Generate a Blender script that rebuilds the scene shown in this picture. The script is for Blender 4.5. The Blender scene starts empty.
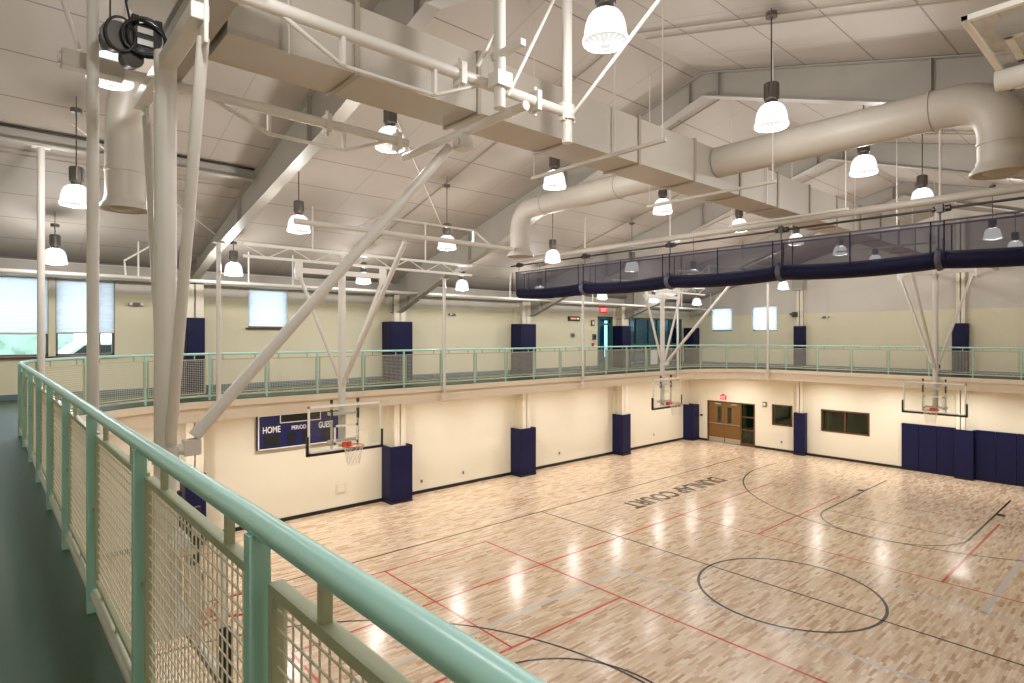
import bpy, math, random
from mathutils import Vector, Matrix
random.seed(7)
PI = math.pi
scn = bpy.context.scene
C = scn.collection

# ------------------------------------------------------------------ helpers
def S(r, g, b):
    f = lambda c: (c/255/12.92) if c/255 <= .04045 else ((c/255+.055)/1.055)**2.4
    return (f(r), f(g), f(b), 1)

class MB:
    """collects shapes, then links them as ONE mesh object"""
    def __init__(s): s.v = []; s.f = []
    def add(s, vs, fs):
        b = len(s.v); s.v += [tuple(p) for p in vs]; s.f += [tuple(b+i for i in f) for f in fs]; return s
    def box(s, x0, x1, y0, y1, z0, z1):
        x0, x1 = min(x0, x1), max(x0, x1); y0, y1 = min(y0, y1), max(y0, y1); z0, z1 = min(z0, z1), max(z0, z1)
        return s.add([(x0,y0,z0),(x1,y0,z0),(x1,y1,z0),(x0,y1,z0),(x0,y0,z1),(x1,y0,z1),(x1,y1,z1),(x0,y1,z1)],
                     [(3,2,1,0),(4,5,6,7),(0,1,5,4),(1,2,6,5),(2,3,7,6),(3,0,4,7)])
    def bar(s, p, q, w, h, up=(0,0,1)):
        p, q = Vector(p), Vector(q); d = (q-p).normalized(); up = Vector(up)
        a = d.cross(up)
        if a.length < 1e-4: a = d.cross(Vector((1,0,0)))
        a.normalize(); b = a.cross(d).normalized(); a = a*w/2; b = b*h/2
        vs = [p-a-b, p+a-b, p+a+b, p-a+b, q-a-b, q+a-b, q+a+b, q-a+b]
        return s.add(vs, [(0,1,2,3),(7,6,5,4),(4,5,1,0),(5,6,2,1),(6,7,3,2),(7,4,0,3)])
    def tube(s, p, q, r, n=12, r2=None):
        p, q = Vector(p), Vector(q); r2 = r if r2 is None else r2
        d = (q-p).normalized(); a = d.orthogonal().normalized(); b = d.cross(a)
        vs = []
        for c, rr in ((p, r), (q, r2)):
            for i in range(n):
                t = 2*PI*i/n; vs.append(c+(a*math.cos(t)+b*math.sin(t))*rr)
        fs = [(i, (i+1) % n, n+(i+1) % n, n+i) for i in range(n)]
        fs += [tuple(range(n-1, -1, -1)), tuple(range(n, 2*n))]
        return s.add(vs, fs)
    def path(s, pts, r, n=12, closed=False, ry=None):
        pts = [Vector(p) for p in pts]; m = len(pts); rings = []
        def tan(i):
            if closed: return (pts[(i+1) % m]-pts[i-1]).normalized()
            return (pts[min(i+1, m-1)]-pts[max(i-1, 0)]).normalized()
        a = tan(0).orthogonal().normalized()
        if abs(tan(0).z) < .9: a = tan(0).cross(Vector((0,0,1))).normalized()
        for i in range(m):
            t = tan(i); a = (a-t*a.dot(t)).normalized(); b = t.cross(a)
            rr = r[i] if isinstance(r, (list, tuple)) else r
            rings.append([pts[i]+a*math.cos(2*PI*k/n)*rr+b*math.sin(2*PI*k/n)*(ry or rr) for k in range(n)])
        vs = [p for g in rings for p in g]; fs = []
        for i in range(m if closed else m-1):
            j = (i+1) % m
            fs += [(i*n+k, i*n+(k+1) % n, j*n+(k+1) % n, j*n+k) for k in range(n)]
        if not closed: fs += [tuple(range(n-1, -1, -1)), tuple((m-1)*n+k for k in range(n))]
        return s.add(vs, fs)
    def lathe(s, prof, n=24, c=(0,0,0), close=False):
        vs = []; m = len(prof)
        for r, z in prof:
            for k in range(n):
                t = 2*PI*k/n; vs.append((c[0]+r*math.cos(t), c[1]+r*math.sin(t), c[2]+z))
        fs = []
        for i in range(m-1):
            fs += [(i*n+k, i*n+(k+1) % n, (i+1)*n+(k+1) % n, (i+1)*n+k) for k in range(n)]
        if close: fs += [tuple(range(n-1, -1, -1)), tuple((m-1)*n+k for k in range(n))]
        return s.add(vs, fs)
    def prism(s, poly, p0, p1):
        """poly: list of 3D points on one side; swept by vector p1-p0"""
        d = Vector(p1)-Vector(p0); n = len(poly); P = [Vector(p) for p in poly]
        vs = P+[p+d for p in P]
        fs = [tuple(range(n-1, -1, -1)), tuple(range(n, 2*n))]+[(i, (i+1) % n, n+(i+1) % n, n+i) for i in range(n)]
        return s.add(vs, fs)
    def build(s, name, mat, parent=None, smooth=False, loc=None, bevel=0, seg=2):
        me = bpy.data.meshes.new(name)
        me.from_pydata(s.v, [], s.f); me.validate(); me.update()
        import bmesh
        bm = bmesh.new(); bm.from_mesh(me); bmesh.ops.recalc_face_normals(bm, faces=bm.faces); bm.to_mesh(me); bm.free()
        if mat: me.materials.append(mat)
        o = bpy.data.objects.new(name, me); C.objects.link(o)
        if parent: o.parent = parent
        if loc: o.location = loc
        if smooth:
            for p in me.polygons: p.use_smooth = True
            me.set_sharp_from_angle(angle=math.radians(40))
        if bevel:
            b = o.modifiers.new('bevel', 'BEVEL'); b.width = bevel; b.segments = seg; b.limit_method = 'ANGLE'
        return o

def box(*a): return MB().box(*a)
def tag(o, label=None, cat=None, group=None, kind=None):
    if label: o['label'] = label
    if cat: o['category'] = cat
    if group: o['group'] = group
    if kind: o['kind'] = kind
    return o
def thing(name, label, cat, loc=(0,0,0), rz=0, group=None):
    o = bpy.data.objects.new(name, None); C.objects.link(o); o.location = loc; o.rotation_euler = (0,0,rz)
    o.empty_display_size = .2
    return tag(o, label, cat, group)
def struct(o, label=None): return tag(o, label, None, None, 'structure')
def copy_tree(o, parent=None):
    c = o.copy(); C.objects.link(c)
    if parent: c.parent = parent
    for ch in list(o.children): copy_tree(ch, c)
    return c

# ------------------------------------------------------------------ materials
def mat(name, col, rough=.5, metal=0, spec=.5, bump=0, bscale=40, var=0, vscale=3, coat=0):
    m = bpy.data.materials.new(name); m.use_nodes = True
    nt = m.node_tree; b = nt.nodes['Principled BSDF']
    b.inputs['Base Color'].default_value = col; b.inputs['Roughness'].default_value = rough
    b.inputs['Metallic'].default_value = metal; b.inputs['Specular IOR Level'].default_value = spec
    b.inputs['Coat Weight'].default_value = coat
    tc = nt.nodes.new('ShaderNodeTexCoord')
    if var:
        n = nt.nodes.new('ShaderNodeTexNoise'); n.inputs['Scale'].default_value = vscale; n.inputs['Detail'].default_value = 4
        nt.links.new(tc.outputs['Object'], n.inputs['Vector'])
        mx = nt.nodes.new('ShaderNodeMix'); mx.data_type = 'RGBA'
        mx.inputs[6].default_value = tuple(c*(1-var) for c in col[:3])+(1,)
        mx.inputs[7].default_value = tuple(min(1, c*(1+var)) for c in col[:3])+(1,)
        nt.links.new(n.outputs['Fac'], mx.inputs[0]); nt.links.new(mx.outputs[2], b.inputs['Base Color'])
    if bump:
        n2 = nt.nodes.new('ShaderNodeTexNoise'); n2.inputs['Scale'].default_value = bscale
        nt.links.new(tc.outputs['Object'], n2.inputs['Vector'])
        bp = nt.nodes.new('ShaderNodeBump'); bp.inputs['Strength'].default_value = bump; bp.inputs['Distance'].default_value = .01
        nt.links.new(n2.outputs['Fac'], bp.inputs['Height']); nt.links.new(bp.outputs['Normal'], b.inputs['Normal'])
    return m
def emis(name, col, st):
    m = bpy.data.materials.new(name); m.use_nodes = True; b = m.node_tree.nodes['Principled BSDF']
    b.inputs['Base Color'].default_value = col; b.inputs['Emission Color'].default_value = col; b.inputs['Emission Strength'].default_value = st
    return m
def glass_mat(name, col, gloss=.12, rough=.02):
    m = bpy.data.materials.new(name); m.use_nodes = True; nt = m.node_tree; nt.nodes.clear()
    o = nt.nodes.new('ShaderNodeOutputMaterial'); t = nt.nodes.new('ShaderNodeBsdfTransparent'); g = nt.nodes.new('ShaderNodeBsdfGlossy')
    t.inputs[0].default_value = col; g.inputs['Roughness'].default_value = rough
    lw = nt.nodes.new('ShaderNodeLayerWeight'); lw.inputs[0].default_value = .12
    fr = nt.nodes.new('ShaderNodeMapRange'); fr.inputs['To Min'].default_value = .035; fr.inputs['To Max'].default_value = .55
    nt.links.new(lw.outputs['Facing'], fr.inputs[0])
    mx = nt.nodes.new('ShaderNodeMixShader'); nt.links.new(fr.outputs[0], mx.inputs[0])
    nt.links.new(t.outputs[0], mx.inputs[1]); nt.links.new(g.outputs[0], mx.inputs[2]); nt.links.new(mx.outputs[0], o.inputs[0])
    return m
def acrylic_mat(name, col, st, clear, diffuse=0):
    """lamp acrylic: lets part of the lamp's light straight through, glows with the rest"""
    m = bpy.data.materials.new(name); m.use_nodes = True; nt = m.node_tree; nt.nodes.clear()
    o = nt.nodes.new('ShaderNodeOutputMaterial'); t = nt.nodes.new('ShaderNodeBsdfTransparent'); e = nt.nodes.new('ShaderNodeEmission')
    e.inputs[0].default_value = col; e.inputs[1].default_value = st
    mx = nt.nodes.new('ShaderNodeMixShader'); mx.inputs[0].default_value = 1-clear
    nt.links.new(t.outputs[0], mx.inputs[1]); nt.links.new(e.outputs[0], mx.inputs[2]); nt.links.new(mx.outputs[0], o.inputs[0])
    return m
def sheer_mat(name, col, alpha):
    m = bpy.data.materials.new(name); m.use_nodes = True; nt = m.node_tree; nt.nodes.clear()
    o = nt.nodes.new('ShaderNodeOutputMaterial'); t = nt.nodes.new('ShaderNodeBsdfTransparent'); g = nt.nodes.new('ShaderNodeBsdfDiffuse')
    g.inputs[0].default_value = col
    mx = nt.nodes.new('ShaderNodeMixShader'); mx.inputs[0].default_value = alpha
    nt.links.new(t.outputs[0], mx.inputs[1]); nt.links.new(g.outputs[0], mx.inputs[2]); nt.links.new(mx.outputs[0], o.inputs[0])
    return m
def blind_mat():
    m = bpy.data.materials.new('blind_slats'); m.use_nodes = True; nt = m.node_tree; nt.nodes.clear()
    o = nt.nodes.new('ShaderNodeOutputMaterial'); d = nt.nodes.new('ShaderNodeBsdfDiffuse'); t = nt.nodes.new('ShaderNodeBsdfTranslucent')
    d.inputs[0].default_value = S(228,230,234); t.inputs[0].default_value = S(236,242,252)
    mx = nt.nodes.new('ShaderNodeMixShader'); mx.inputs[0].default_value = .6
    nt.links.new(d.outputs[0], mx.inputs[1]); nt.links.new(t.outputs[0], mx.inputs[2]); nt.links.new(mx.outputs[0], o.inputs[0])
    return m
def wall_mat():
    """cream paint up to 6.55 m, warm white above; the paint line is on the wall itself"""
    m = mat('wall_paint', S(228,216,180), .55, bump=.05, bscale=120); nt = m.node_tree; b = nt.nodes['Principled BSDF']
    g = nt.nodes.new('ShaderNodeNewGeometry'); sp = nt.nodes.new('ShaderNodeSeparateXYZ'); gt = nt.nodes.new('ShaderNodeMath'); gt.operation = 'GREATER_THAN'; gt.inputs[1].default_value = 6.55
    nt.links.new(g.outputs['Position'], sp.inputs[0]); nt.links.new(sp.outputs['Z'], gt.inputs[0])
    gt2 = nt.nodes.new('ShaderNodeMath'); gt2.operation = 'GREATER_THAN'; gt2.inputs[1].default_value = 3.9
    nt.links.new(sp.outputs['Z'], gt2.inputs[0])
    m1 = nt.nodes.new('ShaderNodeMix'); m1.data_type = 'RGBA'; m1.inputs[6].default_value = S(234,227,208); m1.inputs[7].default_value = S(230,222,194)  # same cream, lightened below track level for the stronger light there
    nt.links.new(gt2.outputs[0], m1.inputs[0])
    m2 = nt.nodes.new('ShaderNodeMix'); m2.data_type = 'RGBA'; m2.inputs[7].default_value = S(216,209,200)
    nt.links.new(m1.outputs[2], m2.inputs[6]); nt.links.new(gt.outputs[0], m2.inputs[0]); nt.links.new(m2.outputs[2], b.inputs['Base Color'])
    return m
def wood_floor():
    """maple strips along X: every strip row has its own offset, every board its own tone"""
    m = mat('maple_floor', S(214,180,136), .2); nt = m.node_tree; b = nt.nodes['Principled BSDF']; L = nt.links.new; N = nt.nodes.new
    g = N('ShaderNodeNewGeometry'); sp = N('ShaderNodeSeparateXYZ'); L(g.outputs['Position'], sp.inputs[0])
    def mth(op, a, b_=None):
        n = N('ShaderNodeMath'); n.operation = op
        for k, q in enumerate((a, b_)):
            if q is None: continue
            if isinstance(q, (int, float)): n.inputs[k].default_value = q
            else: L(q, n.inputs[k])
        return n.outputs[0]
    ry = mth('DIVIDE', sp.outputs['Y'], .05); row = mth('FLOOR', ry)
    wn = N('ShaderNodeTexWhiteNoise'); wn.noise_dimensions = '1D'; L(row, wn.inputs['W'])
    ln = mth('ADD', mth('MULTIPLY', wn.outputs['Value'], .3), .2)
    rx = mth('ADD', mth('DIVIDE', sp.outputs['X'], ln), mth('MULTIPLY', wn.outputs['Value'], 37.3)); cell = mth('FLOOR', rx)
    cv = N('ShaderNodeCombineXYZ'); L(cell, cv.inputs[0]); L(row, cv.inputs[1])
    w2 = N('ShaderNodeTexWhiteNoise'); w2.noise_dimensions = '2D'; L(cv.outputs[0], w2.inputs['Vector'])
    cr = N('ShaderNodeValToRGB'); L(w2.outputs['Value'], cr.inputs[0]); e = cr.color_ramp.elements
    e[0].position = 0; e[0].color = S(182,148,119); e[1].position = 1; e[1].color = S(236,218,196)
    for p_, c_ in ((.12, S(204,173,143)), (.4, S(216,190,162)), (.75, S(225,203,177))):
        a = cr.color_ramp.elements.new(p_); a.color = c_
    gm = N('ShaderNodeMapping'); gm.inputs['Scale'].default_value = (3, 55, 1); L(g.outputs['Position'], gm.inputs[0])
    ns = N('ShaderNodeTexNoise'); ns.inputs['Scale'].default_value = 1; ns.inputs['Detail'].default_value = 3; L(gm.outputs[0], ns.inputs[0])
    mr0 = N('ShaderNodeMapRange'); mr0.inputs['From Min'].default_value = .3; mr0.inputs['From Max'].default_value = .7; mr0.inputs['To Min'].default_value = .82; mr0.inputs['To Max'].default_value = 1.06; L(ns.outputs['Fac'], mr0.inputs[0])
    sx = mth('FRACT', rx); sy = mth('FRACT', ry)
    gap = mth('MAXIMUM', mth('LESS_THAN', sy, .035), mth('LESS_THAN', sx, .006))
    tone = mth('MULTIPLY', mr0.outputs[0], mth('SUBTRACT', 1, mth('MULTIPLY', gap, .35)))
    mul = N('ShaderNodeMix'); mul.data_type = 'RGBA'; mul.blend_type = 'MULTIPLY'; mul.inputs[0].default_value = 1
    L(cr.outputs[0], mul.inputs[6]); L(tone, mul.inputs[7]); L(mul.outputs[2], b.inputs['Base Color'])
    n2 = N('ShaderNodeTexNoise'); n2.inputs['Scale'].default_value = .9; L(g.outputs['Position'], n2.inputs[0])
    mr = N('ShaderNodeMapRange'); mr.inputs['To Min'].default_value = .18; mr.inputs['To Max'].default_value = .25
    L(n2.outputs['Fac'], mr.inputs[0]); L(mr.outputs[0], b.inputs['Roughness'])
    bp = N('ShaderNodeBump'); bp.inputs['Strength'].default_value = .05; bp.inputs['Distance'].default_value = .002
    L(w2.outputs['Value'], bp.inputs['Height']); L(bp.outputs[0], b.inputs['Normal'])
    return m
def ceiling_mat():
    """white faced roof liner with tucked seams every metre along the building, fainter ones up the slope"""
    m = mat('roof_liner', S(206,198,184), .6); nt = m.node_tree; b = nt.nodes['Principled BSDF']; L = nt.links.new
    g = nt.nodes.new('ShaderNodeNewGeometry'); sp = nt.nodes.new('ShaderNodeSeparateXYZ'); L(g.outputs['Position'], sp.inputs[0])
    def seam(out, period, width):
        d = nt.nodes.new('ShaderNodeMath'); d.operation = 'DIVIDE'; d.inputs[1].default_value = period; L(sp.outputs[out], d.inputs[0])
        fr = nt.nodes.new('ShaderNodeMath'); fr.operation = 'FRACT'; L(d.outputs[0], fr.inputs[0])
        lt = nt.nodes.new('ShaderNodeMath'); lt.operation = 'LESS_THAN'; lt.inputs[1].default_value = width/period; L(fr.outputs[0], lt.inputs[0]); return lt
    s1 = seam('Y', 1.03, .022); s2 = seam('X', 1.52, .02)
    w2 = nt.nodes.new('ShaderNodeMath'); w2.operation = 'MULTIPLY'; w2.inputs[1].default_value = .35; L(s2.outputs[0], w2.inputs[0])
    mx = nt.nodes.new('ShaderNodeMath'); mx.operation = 'MAXIMUM'; L(s1.outputs[0], mx.inputs[0]); L(w2.outputs[0], mx.inputs[1])
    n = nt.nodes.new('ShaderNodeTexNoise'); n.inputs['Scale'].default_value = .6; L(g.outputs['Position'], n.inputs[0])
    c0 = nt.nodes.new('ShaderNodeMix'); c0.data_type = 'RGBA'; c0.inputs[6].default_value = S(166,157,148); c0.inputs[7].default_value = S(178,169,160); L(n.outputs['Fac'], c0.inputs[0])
    c1 = nt.nodes.new('ShaderNodeMix'); c1.data_type = 'RGBA'; c1.inputs[7].default_value = S(122,113,104)
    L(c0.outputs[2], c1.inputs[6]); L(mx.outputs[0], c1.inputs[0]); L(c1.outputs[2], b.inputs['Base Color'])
    return m

M = dict(
    wall=wall_mat(), floor=wood_floor(), ceil=ceiling_mat(), blind=blind_mat(),
    steel=mat('white_steel_paint', S(212,208,201), .38, var=.03),
    frame=mat('frame_paint', S(160,155,146), .45, var=.04, vscale=2),
    duct=mat('duct_paint', S(184,177,167), .5, var=.03, vscale=1.5),
    seamm=mat('duct_seam', S(160,150,136), .5),
    slab=mat('slab_edge_paint', S(230,216,194), .5, var=.02),
    deck=mat('green_rubber_track', S(44,74,53), .42, bump=.25, bscale=300, var=.08, vscale=4),
    teal=mat('teal_rail_paint', S(174,224,216), .3, var=.02),
    sage=mat('sage_panel_paint', S(184,190,160), .4, var=.03),
    lowr=mat('pale_lower_rail', S(200,206,196), .35),
    wire=mat('cream_wire', S(232,230,212), .4),
    navy=mat('navy_vinyl', S(12,15,60), .5, spec=.3, bump=.12, bscale=90, var=.06),
    black=mat('black_rubber', S(22,21,22), .45, bump=.05),
    basec=mat('blue_grey_cove', S(104,124,138), .45),
    glassb=glass_mat('board_glass', (.96,.97,.96,1)),
    white=mat('white_gloss', S(240,238,232), .3),
    orange=mat('orange_rim_paint', S(214,82,38), .4),
    net=mat('net_cord', S(236,232,222), .7),
    grey=mat('ballast_grey', S(112,108,104), .35, metal=.5),
    darkm=mat('dark_machine_metal', S(70,66,62), .4, metal=.6),
    oak=mat('oak_door', S(118,84,38), .4, bump=.08, bscale=30, var=.12, vscale=6),
    oakd=mat('dark_oak_trim', S(92,64,34), .4, var=.1, vscale=6),
    chrome=mat('brushed_steel', S(190,188,184), .3, metal=.9),
    dglass=glass_mat('dark_green_glass', (.74,.83,.72,1)),
    tglass=glass_mat('teal_glass', (.56,.82,.88,1)),
    cglass=glass_mat('clear_glass', (.93,.97,.97,1)),
    tealf=mat('teal_frame', S(52,104,100), .4),
    colm=mat('column_paint', S(238,230,212), .45),
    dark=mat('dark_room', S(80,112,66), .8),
    bluer=mat('blue_room', S(40,112,150), .8),
    dome=acrylic_mat('lit_acrylic', (1,.985,.965,1), 1.2, .3),
    lens=acrylic_mat('ribbed_lens', (1,.99,.97,1), .45, .62),
    red=emis('exit_red', S(225,40,48), .55),
    exitw=emis('exit_lit_white', S(255,190,190), .9),
    led=emis('pink_display', S(226,150,120), .6), led2=emis('cream_display', S(225,205,150), .6),
    cord=mat('cord', S(74,68,62), .6),
    sill=mat('brown_sill', S(92,56,44), .45, var=.1),
    mesh=sheer_mat('grey_curtain_mesh', S(72,70,86), .5),
    curt=mat('navy_curtain_vinyl', S(13,13,44), .7, spec=.2, bump=.2, bscale=12, var=.1),
    strap=mat('grey_strap', S(88,86,98), .6),
    lblack=mat('black_floor_paint', S(32,28,26), .25),
    lred=mat('red_floor_paint', S(192,66,48), .25),
    lgrey=mat('grey_floor_paint', S(196,196,196), .25),
    sboard=mat('scoreboard_navy', S(18,24,86), .4),
    leaf=mat('hedge_leaf', S(170,196,178), .8, var=.3, vscale=5),
    carp=mat('car_silver', S(190,196,200), .25, metal=.3),
    tyre=mat('tyre', S(30,30,30), .8),
    ground=mat('outdoor_paving', S(190,190,186), .9, var=.05),
    tubel=emis('tube_lamp', (1,1,1,1), 26), dayl=emis('daylight_beyond', (.9,.97,1,1), 2.6),  # glow of the added room lamps and of the added door strip
    down=emis('downlight_lens', (1,.9,.74,1), 5),
)
M['rib'] = emis('lens_rib', S(235,234,230), .25)

# ------------------------------------------------------------------ dimensions
XW, XE, YS, YN = -2.45, 28.29, -5.66, 17.66
RIDGE_Y, RIDGE_Z, PITCH = 6.0, 10.47, .275
def roof(y): return RIDGE_Z-PITCH*abs(y-RIDGE_Y)
ZT = 4.03                      # track level
FRAMES = [-2.2, 4.0, 10.13, 16.1, 22.1]
COLX = [4.0, 10.15, 15.85, 22.05]

# ------------------------------------------------------------------ room shell
fl = box(XW-.3, XE+.3, YS-.3, YN+.3, -.2, 0).build('floor', M['floor']); struct(fl, 'maple strip gym floor with painted court lines')
def slope(ya, yb):
    return MB().prism([(XW-.3, ya, roof(ya)), (XW-.3, yb, roof(yb)), (XW-.3, yb, roof(yb)+.15), (XW-.3, ya, roof(ya)+.15)], (XW-.3,0,0), (XE+.3,0,0))
ce = slope(RIDGE_Y, YN+.3); ce2 = slope(YS-.3, RIDGE_Y); ce.add(ce2.v, ce2.f)
struct(ce.build('ceiling', M['ceil']), 'pitched gym roof underside with white liner and seams')

def wall(name, fixed, side, a0, a1, z0, z1, holes, t=.3):
    """wall slab on x=fixed (side 'E','W') or y=fixed ('N','S') with rectangular holes (a0,a1,z0,z1)"""
    As = sorted({a0, a1, *[h[0] for h in holes], *[h[1] for h in holes]}); Zs = sorted({z0, z1, *[h[2] for h in holes], *[h[3] for h in holes]})
    As = [a for a in As if a0 <= a <= a1]; Zs = [z for z in Zs if z0 <= z <= z1]; mb = MB()
    for i in range(len(As)-1):
        z_run = None
        for j in range(len(Zs)-1):
            ca, cz = (As[i]+As[i+1])/2, (Zs[j]+Zs[j+1])/2
            if any(h[0] < ca < h[1] and h[2] < cz < h[3] for h in holes): continue
            o = t if side in 'NE' else -t
            if side in 'NS': mb.box(As[i], As[i+1], fixed, fixed+o, Zs[j], Zs[j+1])
            else: mb.box(fixed, fixed+o, As[i], As[i+1], Zs[j], Zs[j+1])
    return mb
winN = [(-.95, 1.0, 5.02, 6.9), (1.13, 2.31, 5.02, 6.88), (5.5, 6.63, 5.74, 6.88)]
doorN = (20.7, 21.75, ZT, 6.4); store = (23.0, 27.48, ZT, 6.4)
wn = wall('wall_north', YN, 'N', XW-.3, XE+.3, 0, 7.4, winN+[doorN, store])
struct(wn.build('wall_north', M['wall']), 'long cream wall with scoreboard below and track above')
winE = [(15.24, 16.38, 5.75, 6.97), (12.94, 14.18, 5.75, 6.97)]
lowE = [(12.21, 13.18, 1.22, 2.22), (8.95, 10.93, 1.2, 2.19)]
doorE = (14.03, 16.61, 0, 2.14)
we = wall('wall_east', XE, 'E', YS, YN, 0, 7.25, winE+lowE+[doorE])
we.prism([(XE, YS, 7.25), (XE, YN, 7.25), (XE, RIDGE_Y, RIDGE_Z+.05)], (XE,0,0), (XE+.3,0,0))
struct(we.build('wall_east', M['wall']), 'cream gable wall behind the far basket')
ww = wall('wall_west', XW, 'W', YS, YN, 0, 7.25, [])
ww.prism([(XW, YS, 7.25), (XW, YN, 7.25), (XW, RIDGE_Y, RIDGE_Z+.05)], (XW,0,0), (XW-.3,0,0))
struct(ww.build('wall_west', M['wall']), 'cream gable wall at the near end')
struct(box(XW-.3, XE+.3, YS-.3, YS, 0, 7.4).build('wall_south', M['wall']), 'cream long wall opposite the scoreboard')
struct(box(XW, XE, YN-.025, YN, 0, .11).build('baseboard_north', M['black']), 'black base along the scoreboard wall')
be = MB()
for a, b in ((YS, 14.03), (16.61, YN)): be.box(XE-.025, XE, a, b, 0, .11)
struct(be.build('baseboard_east', M['black']), 'black base along the gable wall')
bu = MB()
for a, b in ((XW, doorN[0]), (doorN[1], store[0]), (store[1], XE)): bu.box(a, b, YN-.02, YN, ZT, ZT+.13)
struct(bu.build('trim_1', M['basec']), 'blue grey base of the upper north wall')
struct(box(XE-.02, XE, YS, YN, ZT, ZT+.13).build('trim_2', M['basec']), 'blue grey base of the upper east wall')
# eave strut along the north wall
ev = MB().box(XW, XE, YN-.45, YN-.12, 6.88, 7.2).box(XW, XE, YN-.5, YN-.1, 6.86, 6.89)
struct(ev.build('trim_3', M['frame']), 'painted eave strut along the top of the north wall')

# ------------------------------------------------------------------ running track (upper floor ring)
R = 3.2; YR, XR = 14.72, 26.05            # rail lines, north and east
RW, YW = 3.42, 11.3
def wx(y): return .451-.0119*y
CNW = (wx(YW)+RW, YR-RW); CNE = (XR-R, YR-R)
def ring(off, n=12):
    """inner edge polyline, west run -> north-west arc -> north run -> north-east arc -> east run; off: towards the court"""
    p = [((wx(y)+off), y) for y in (YS, -2, 2, 6, 9)]
    for i in range(n+1):
        t = PI-PI/2*i/n; p.append((CNW[0]+(RW-off)*math.cos(t), CNW[1]+(RW-off)*math.sin(t)))
    p += [(x, YR-off) for x in (6, 10, 14, 18, 21)]
    for i in range(n+1):
        t = PI/2-PI/2*i/n; p.append((CNE[0]+(R-off)*math.cos(t), CNE[1]+(R-off)*math.sin(t)))
    p += [(XR-off, y) for y in (9, 6, 2, -2, YS)]
    return p
def outer(p):
    out = []
    for (x, y) in p:
        if y <= CNW[1] and x < 3: out.append((XW, y))
        elif y <= CNE[1] and x > 24: out.append((XE, y))
        elif x < CNW[0]: out.append((XW, YN))
        elif x > CNE[0]: out.append((XE, YN))
        else: out.append((x, YN))
    return out
def ring_solid(off, z0, z1):
    a = ring(off); b = outer(a); n = len(a); mb = MB()
    vs = [(x, y, z) for z in (z0, z1) for (x, y) in a]+[(x, y, z) for z in (z0, z1) for (x, y) in b]
    fs = []
    for i in range(n-1):
        fs.append((i, i+1, n+i+1, n+i))                      # court face
        for zz in (0, 1):
            q = [zz*n+i, zz*n+i+1, 2*n+zz*n+i+1, 2*n+zz*n+i]
            if b[i] == b[i+1]: q = q[:3]
            fs.append(tuple(q))
    mb.add(vs, fs); return mb
tk = ring_solid(.10, ZT-.16, ZT-.012).build('trim_4', M['slab'])
struct(tk, 'pale painted edge of the elevated running track')
struct(ring_solid(.02, 3.56, ZT-.16).build('trim_5', M['slab']), 'pale edge beam and soffit below the running track')
dk = ring_solid(.04, ZT-.012, ZT).build('running_track', M['deck']); struct(dk, 'green rubber surface of the elevated running track')

# ------------------------------------------------------------------ guardrail
PANEL_H0, PANEL_H1 = .17, .93
panel_cache = {}
def panel_meshes(L):
    k = round(L, 3)
    if k in panel_cache: return panel_cache[k]
    f = MB(); w = .023; g = .047; x0, x1 = g, L-g
    for z in (PANEL_H0, PANEL_H1): f.box(x0, x1, -.016, .016, z-w/2, z+w/2)
    for x in (x0, x1): f.box(x-w/2, x+w/2, -.016, .016, PANEL_H0-w/2, PANEL_H1+w/2)
    for x in (L*.22, L*.78): f.box(x-.011, x+.011, -.01, .01, PANEL_H1, 1.04)
    for x in (L*.15, L*.5, L*.85): f.box(x-.011, x+.011, -.01, .01, .11, PANEL_H0)
    for x, x2 in ((g, .004), (L-g, L-.004)): f.bar((x, 0, .545), (x2, .02, .545), .02, .02)
    wm = MB(); p = .042; r = .0026
    n = int((x1-x0)/p)
    for i in range(1, n+1):
        x = x0+(x1-x0)*i/(n+1); wm.tube((x, 0, PANEL_H0), (x, 0, PANEL_H1), r, 5)
    n = int((PANEL_H1-PANEL_H0)/p)
    for i in range(1, n+1):
        z = PANEL_H0+(PANEL_H1-PANEL_H0)*i/(n+1); wm.tube((x0, .004, z), (x1, .004, z), r, 5)
    a = f.build('panel_proto', M['sage']); b = wm.build('wire_proto', M['wire'])
    r_ = (a.data, b.data)
    for o in (a, b): bpy.data.objects.remove(o)
    panel_cache[k] = r_; return r_
post_me = None
def guardrail(label, pts_posts, rail_pts, loc, low_pts, skip=()):
    global post_me
    t = thing('guardrail', label, 'railing', loc)
    L0 = Vector(loc)
    h = MB().path([Vector((x, y, ZT+1.055))-L0 for x, y in rail_pts], .027, 14).build('handrail', M['teal'], t, smooth=True)
    MB().path([Vector((x, y, ZT+.1))-L0 for x, y in low_pts], .024, 10).build('lower_rail', M['lowr'], t, smooth=True)
    if post_me is None:
        o = MB().box(-.018, .018, -.022, .022, -.0, 1.04).build('post', M['teal'], bevel=.003)
        post_me = o.data; bpy.data.objects.remove(o)
    for i, (x, y) in enumerate(pts_posts):
        if i in skip: continue
        o = bpy.data.objects.new('post', post_me); C.objects.link(o); o.parent = t
        j = min(i, len(pts_posts)-2); d = (Vector(pts_posts[j+1])-Vector(pts_posts[j])).normalized(); o.location = Vector((x-d.y*.01, y+d.x*.01, ZT))-L0; o.rotation_euler = (0, 0, math.atan2(d.y, d.x))
    for i in range(len(pts_posts)-1):
        a, b = Vector(pts_posts[i]), Vector(pts_posts[i+1]); L = (b-a).length
        fm, wm = panel_meshes(L); ang = math.atan2(b.y-a.y, b.x-a.x)
        o = bpy.data.objects.new('mesh_panel', fm); C.objects.link(o); o.parent = t
        dn = (b-a).normalized(); o.location = Vector((a.x+dn.y*.016, a.y-dn.x*.016, ZT))-L0; o.rotation_euler = (0, 0, ang)
        q = bpy.data.objects.new('wire_mesh', wm); C.objects.link(q); q.parent = o
    return t
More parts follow.
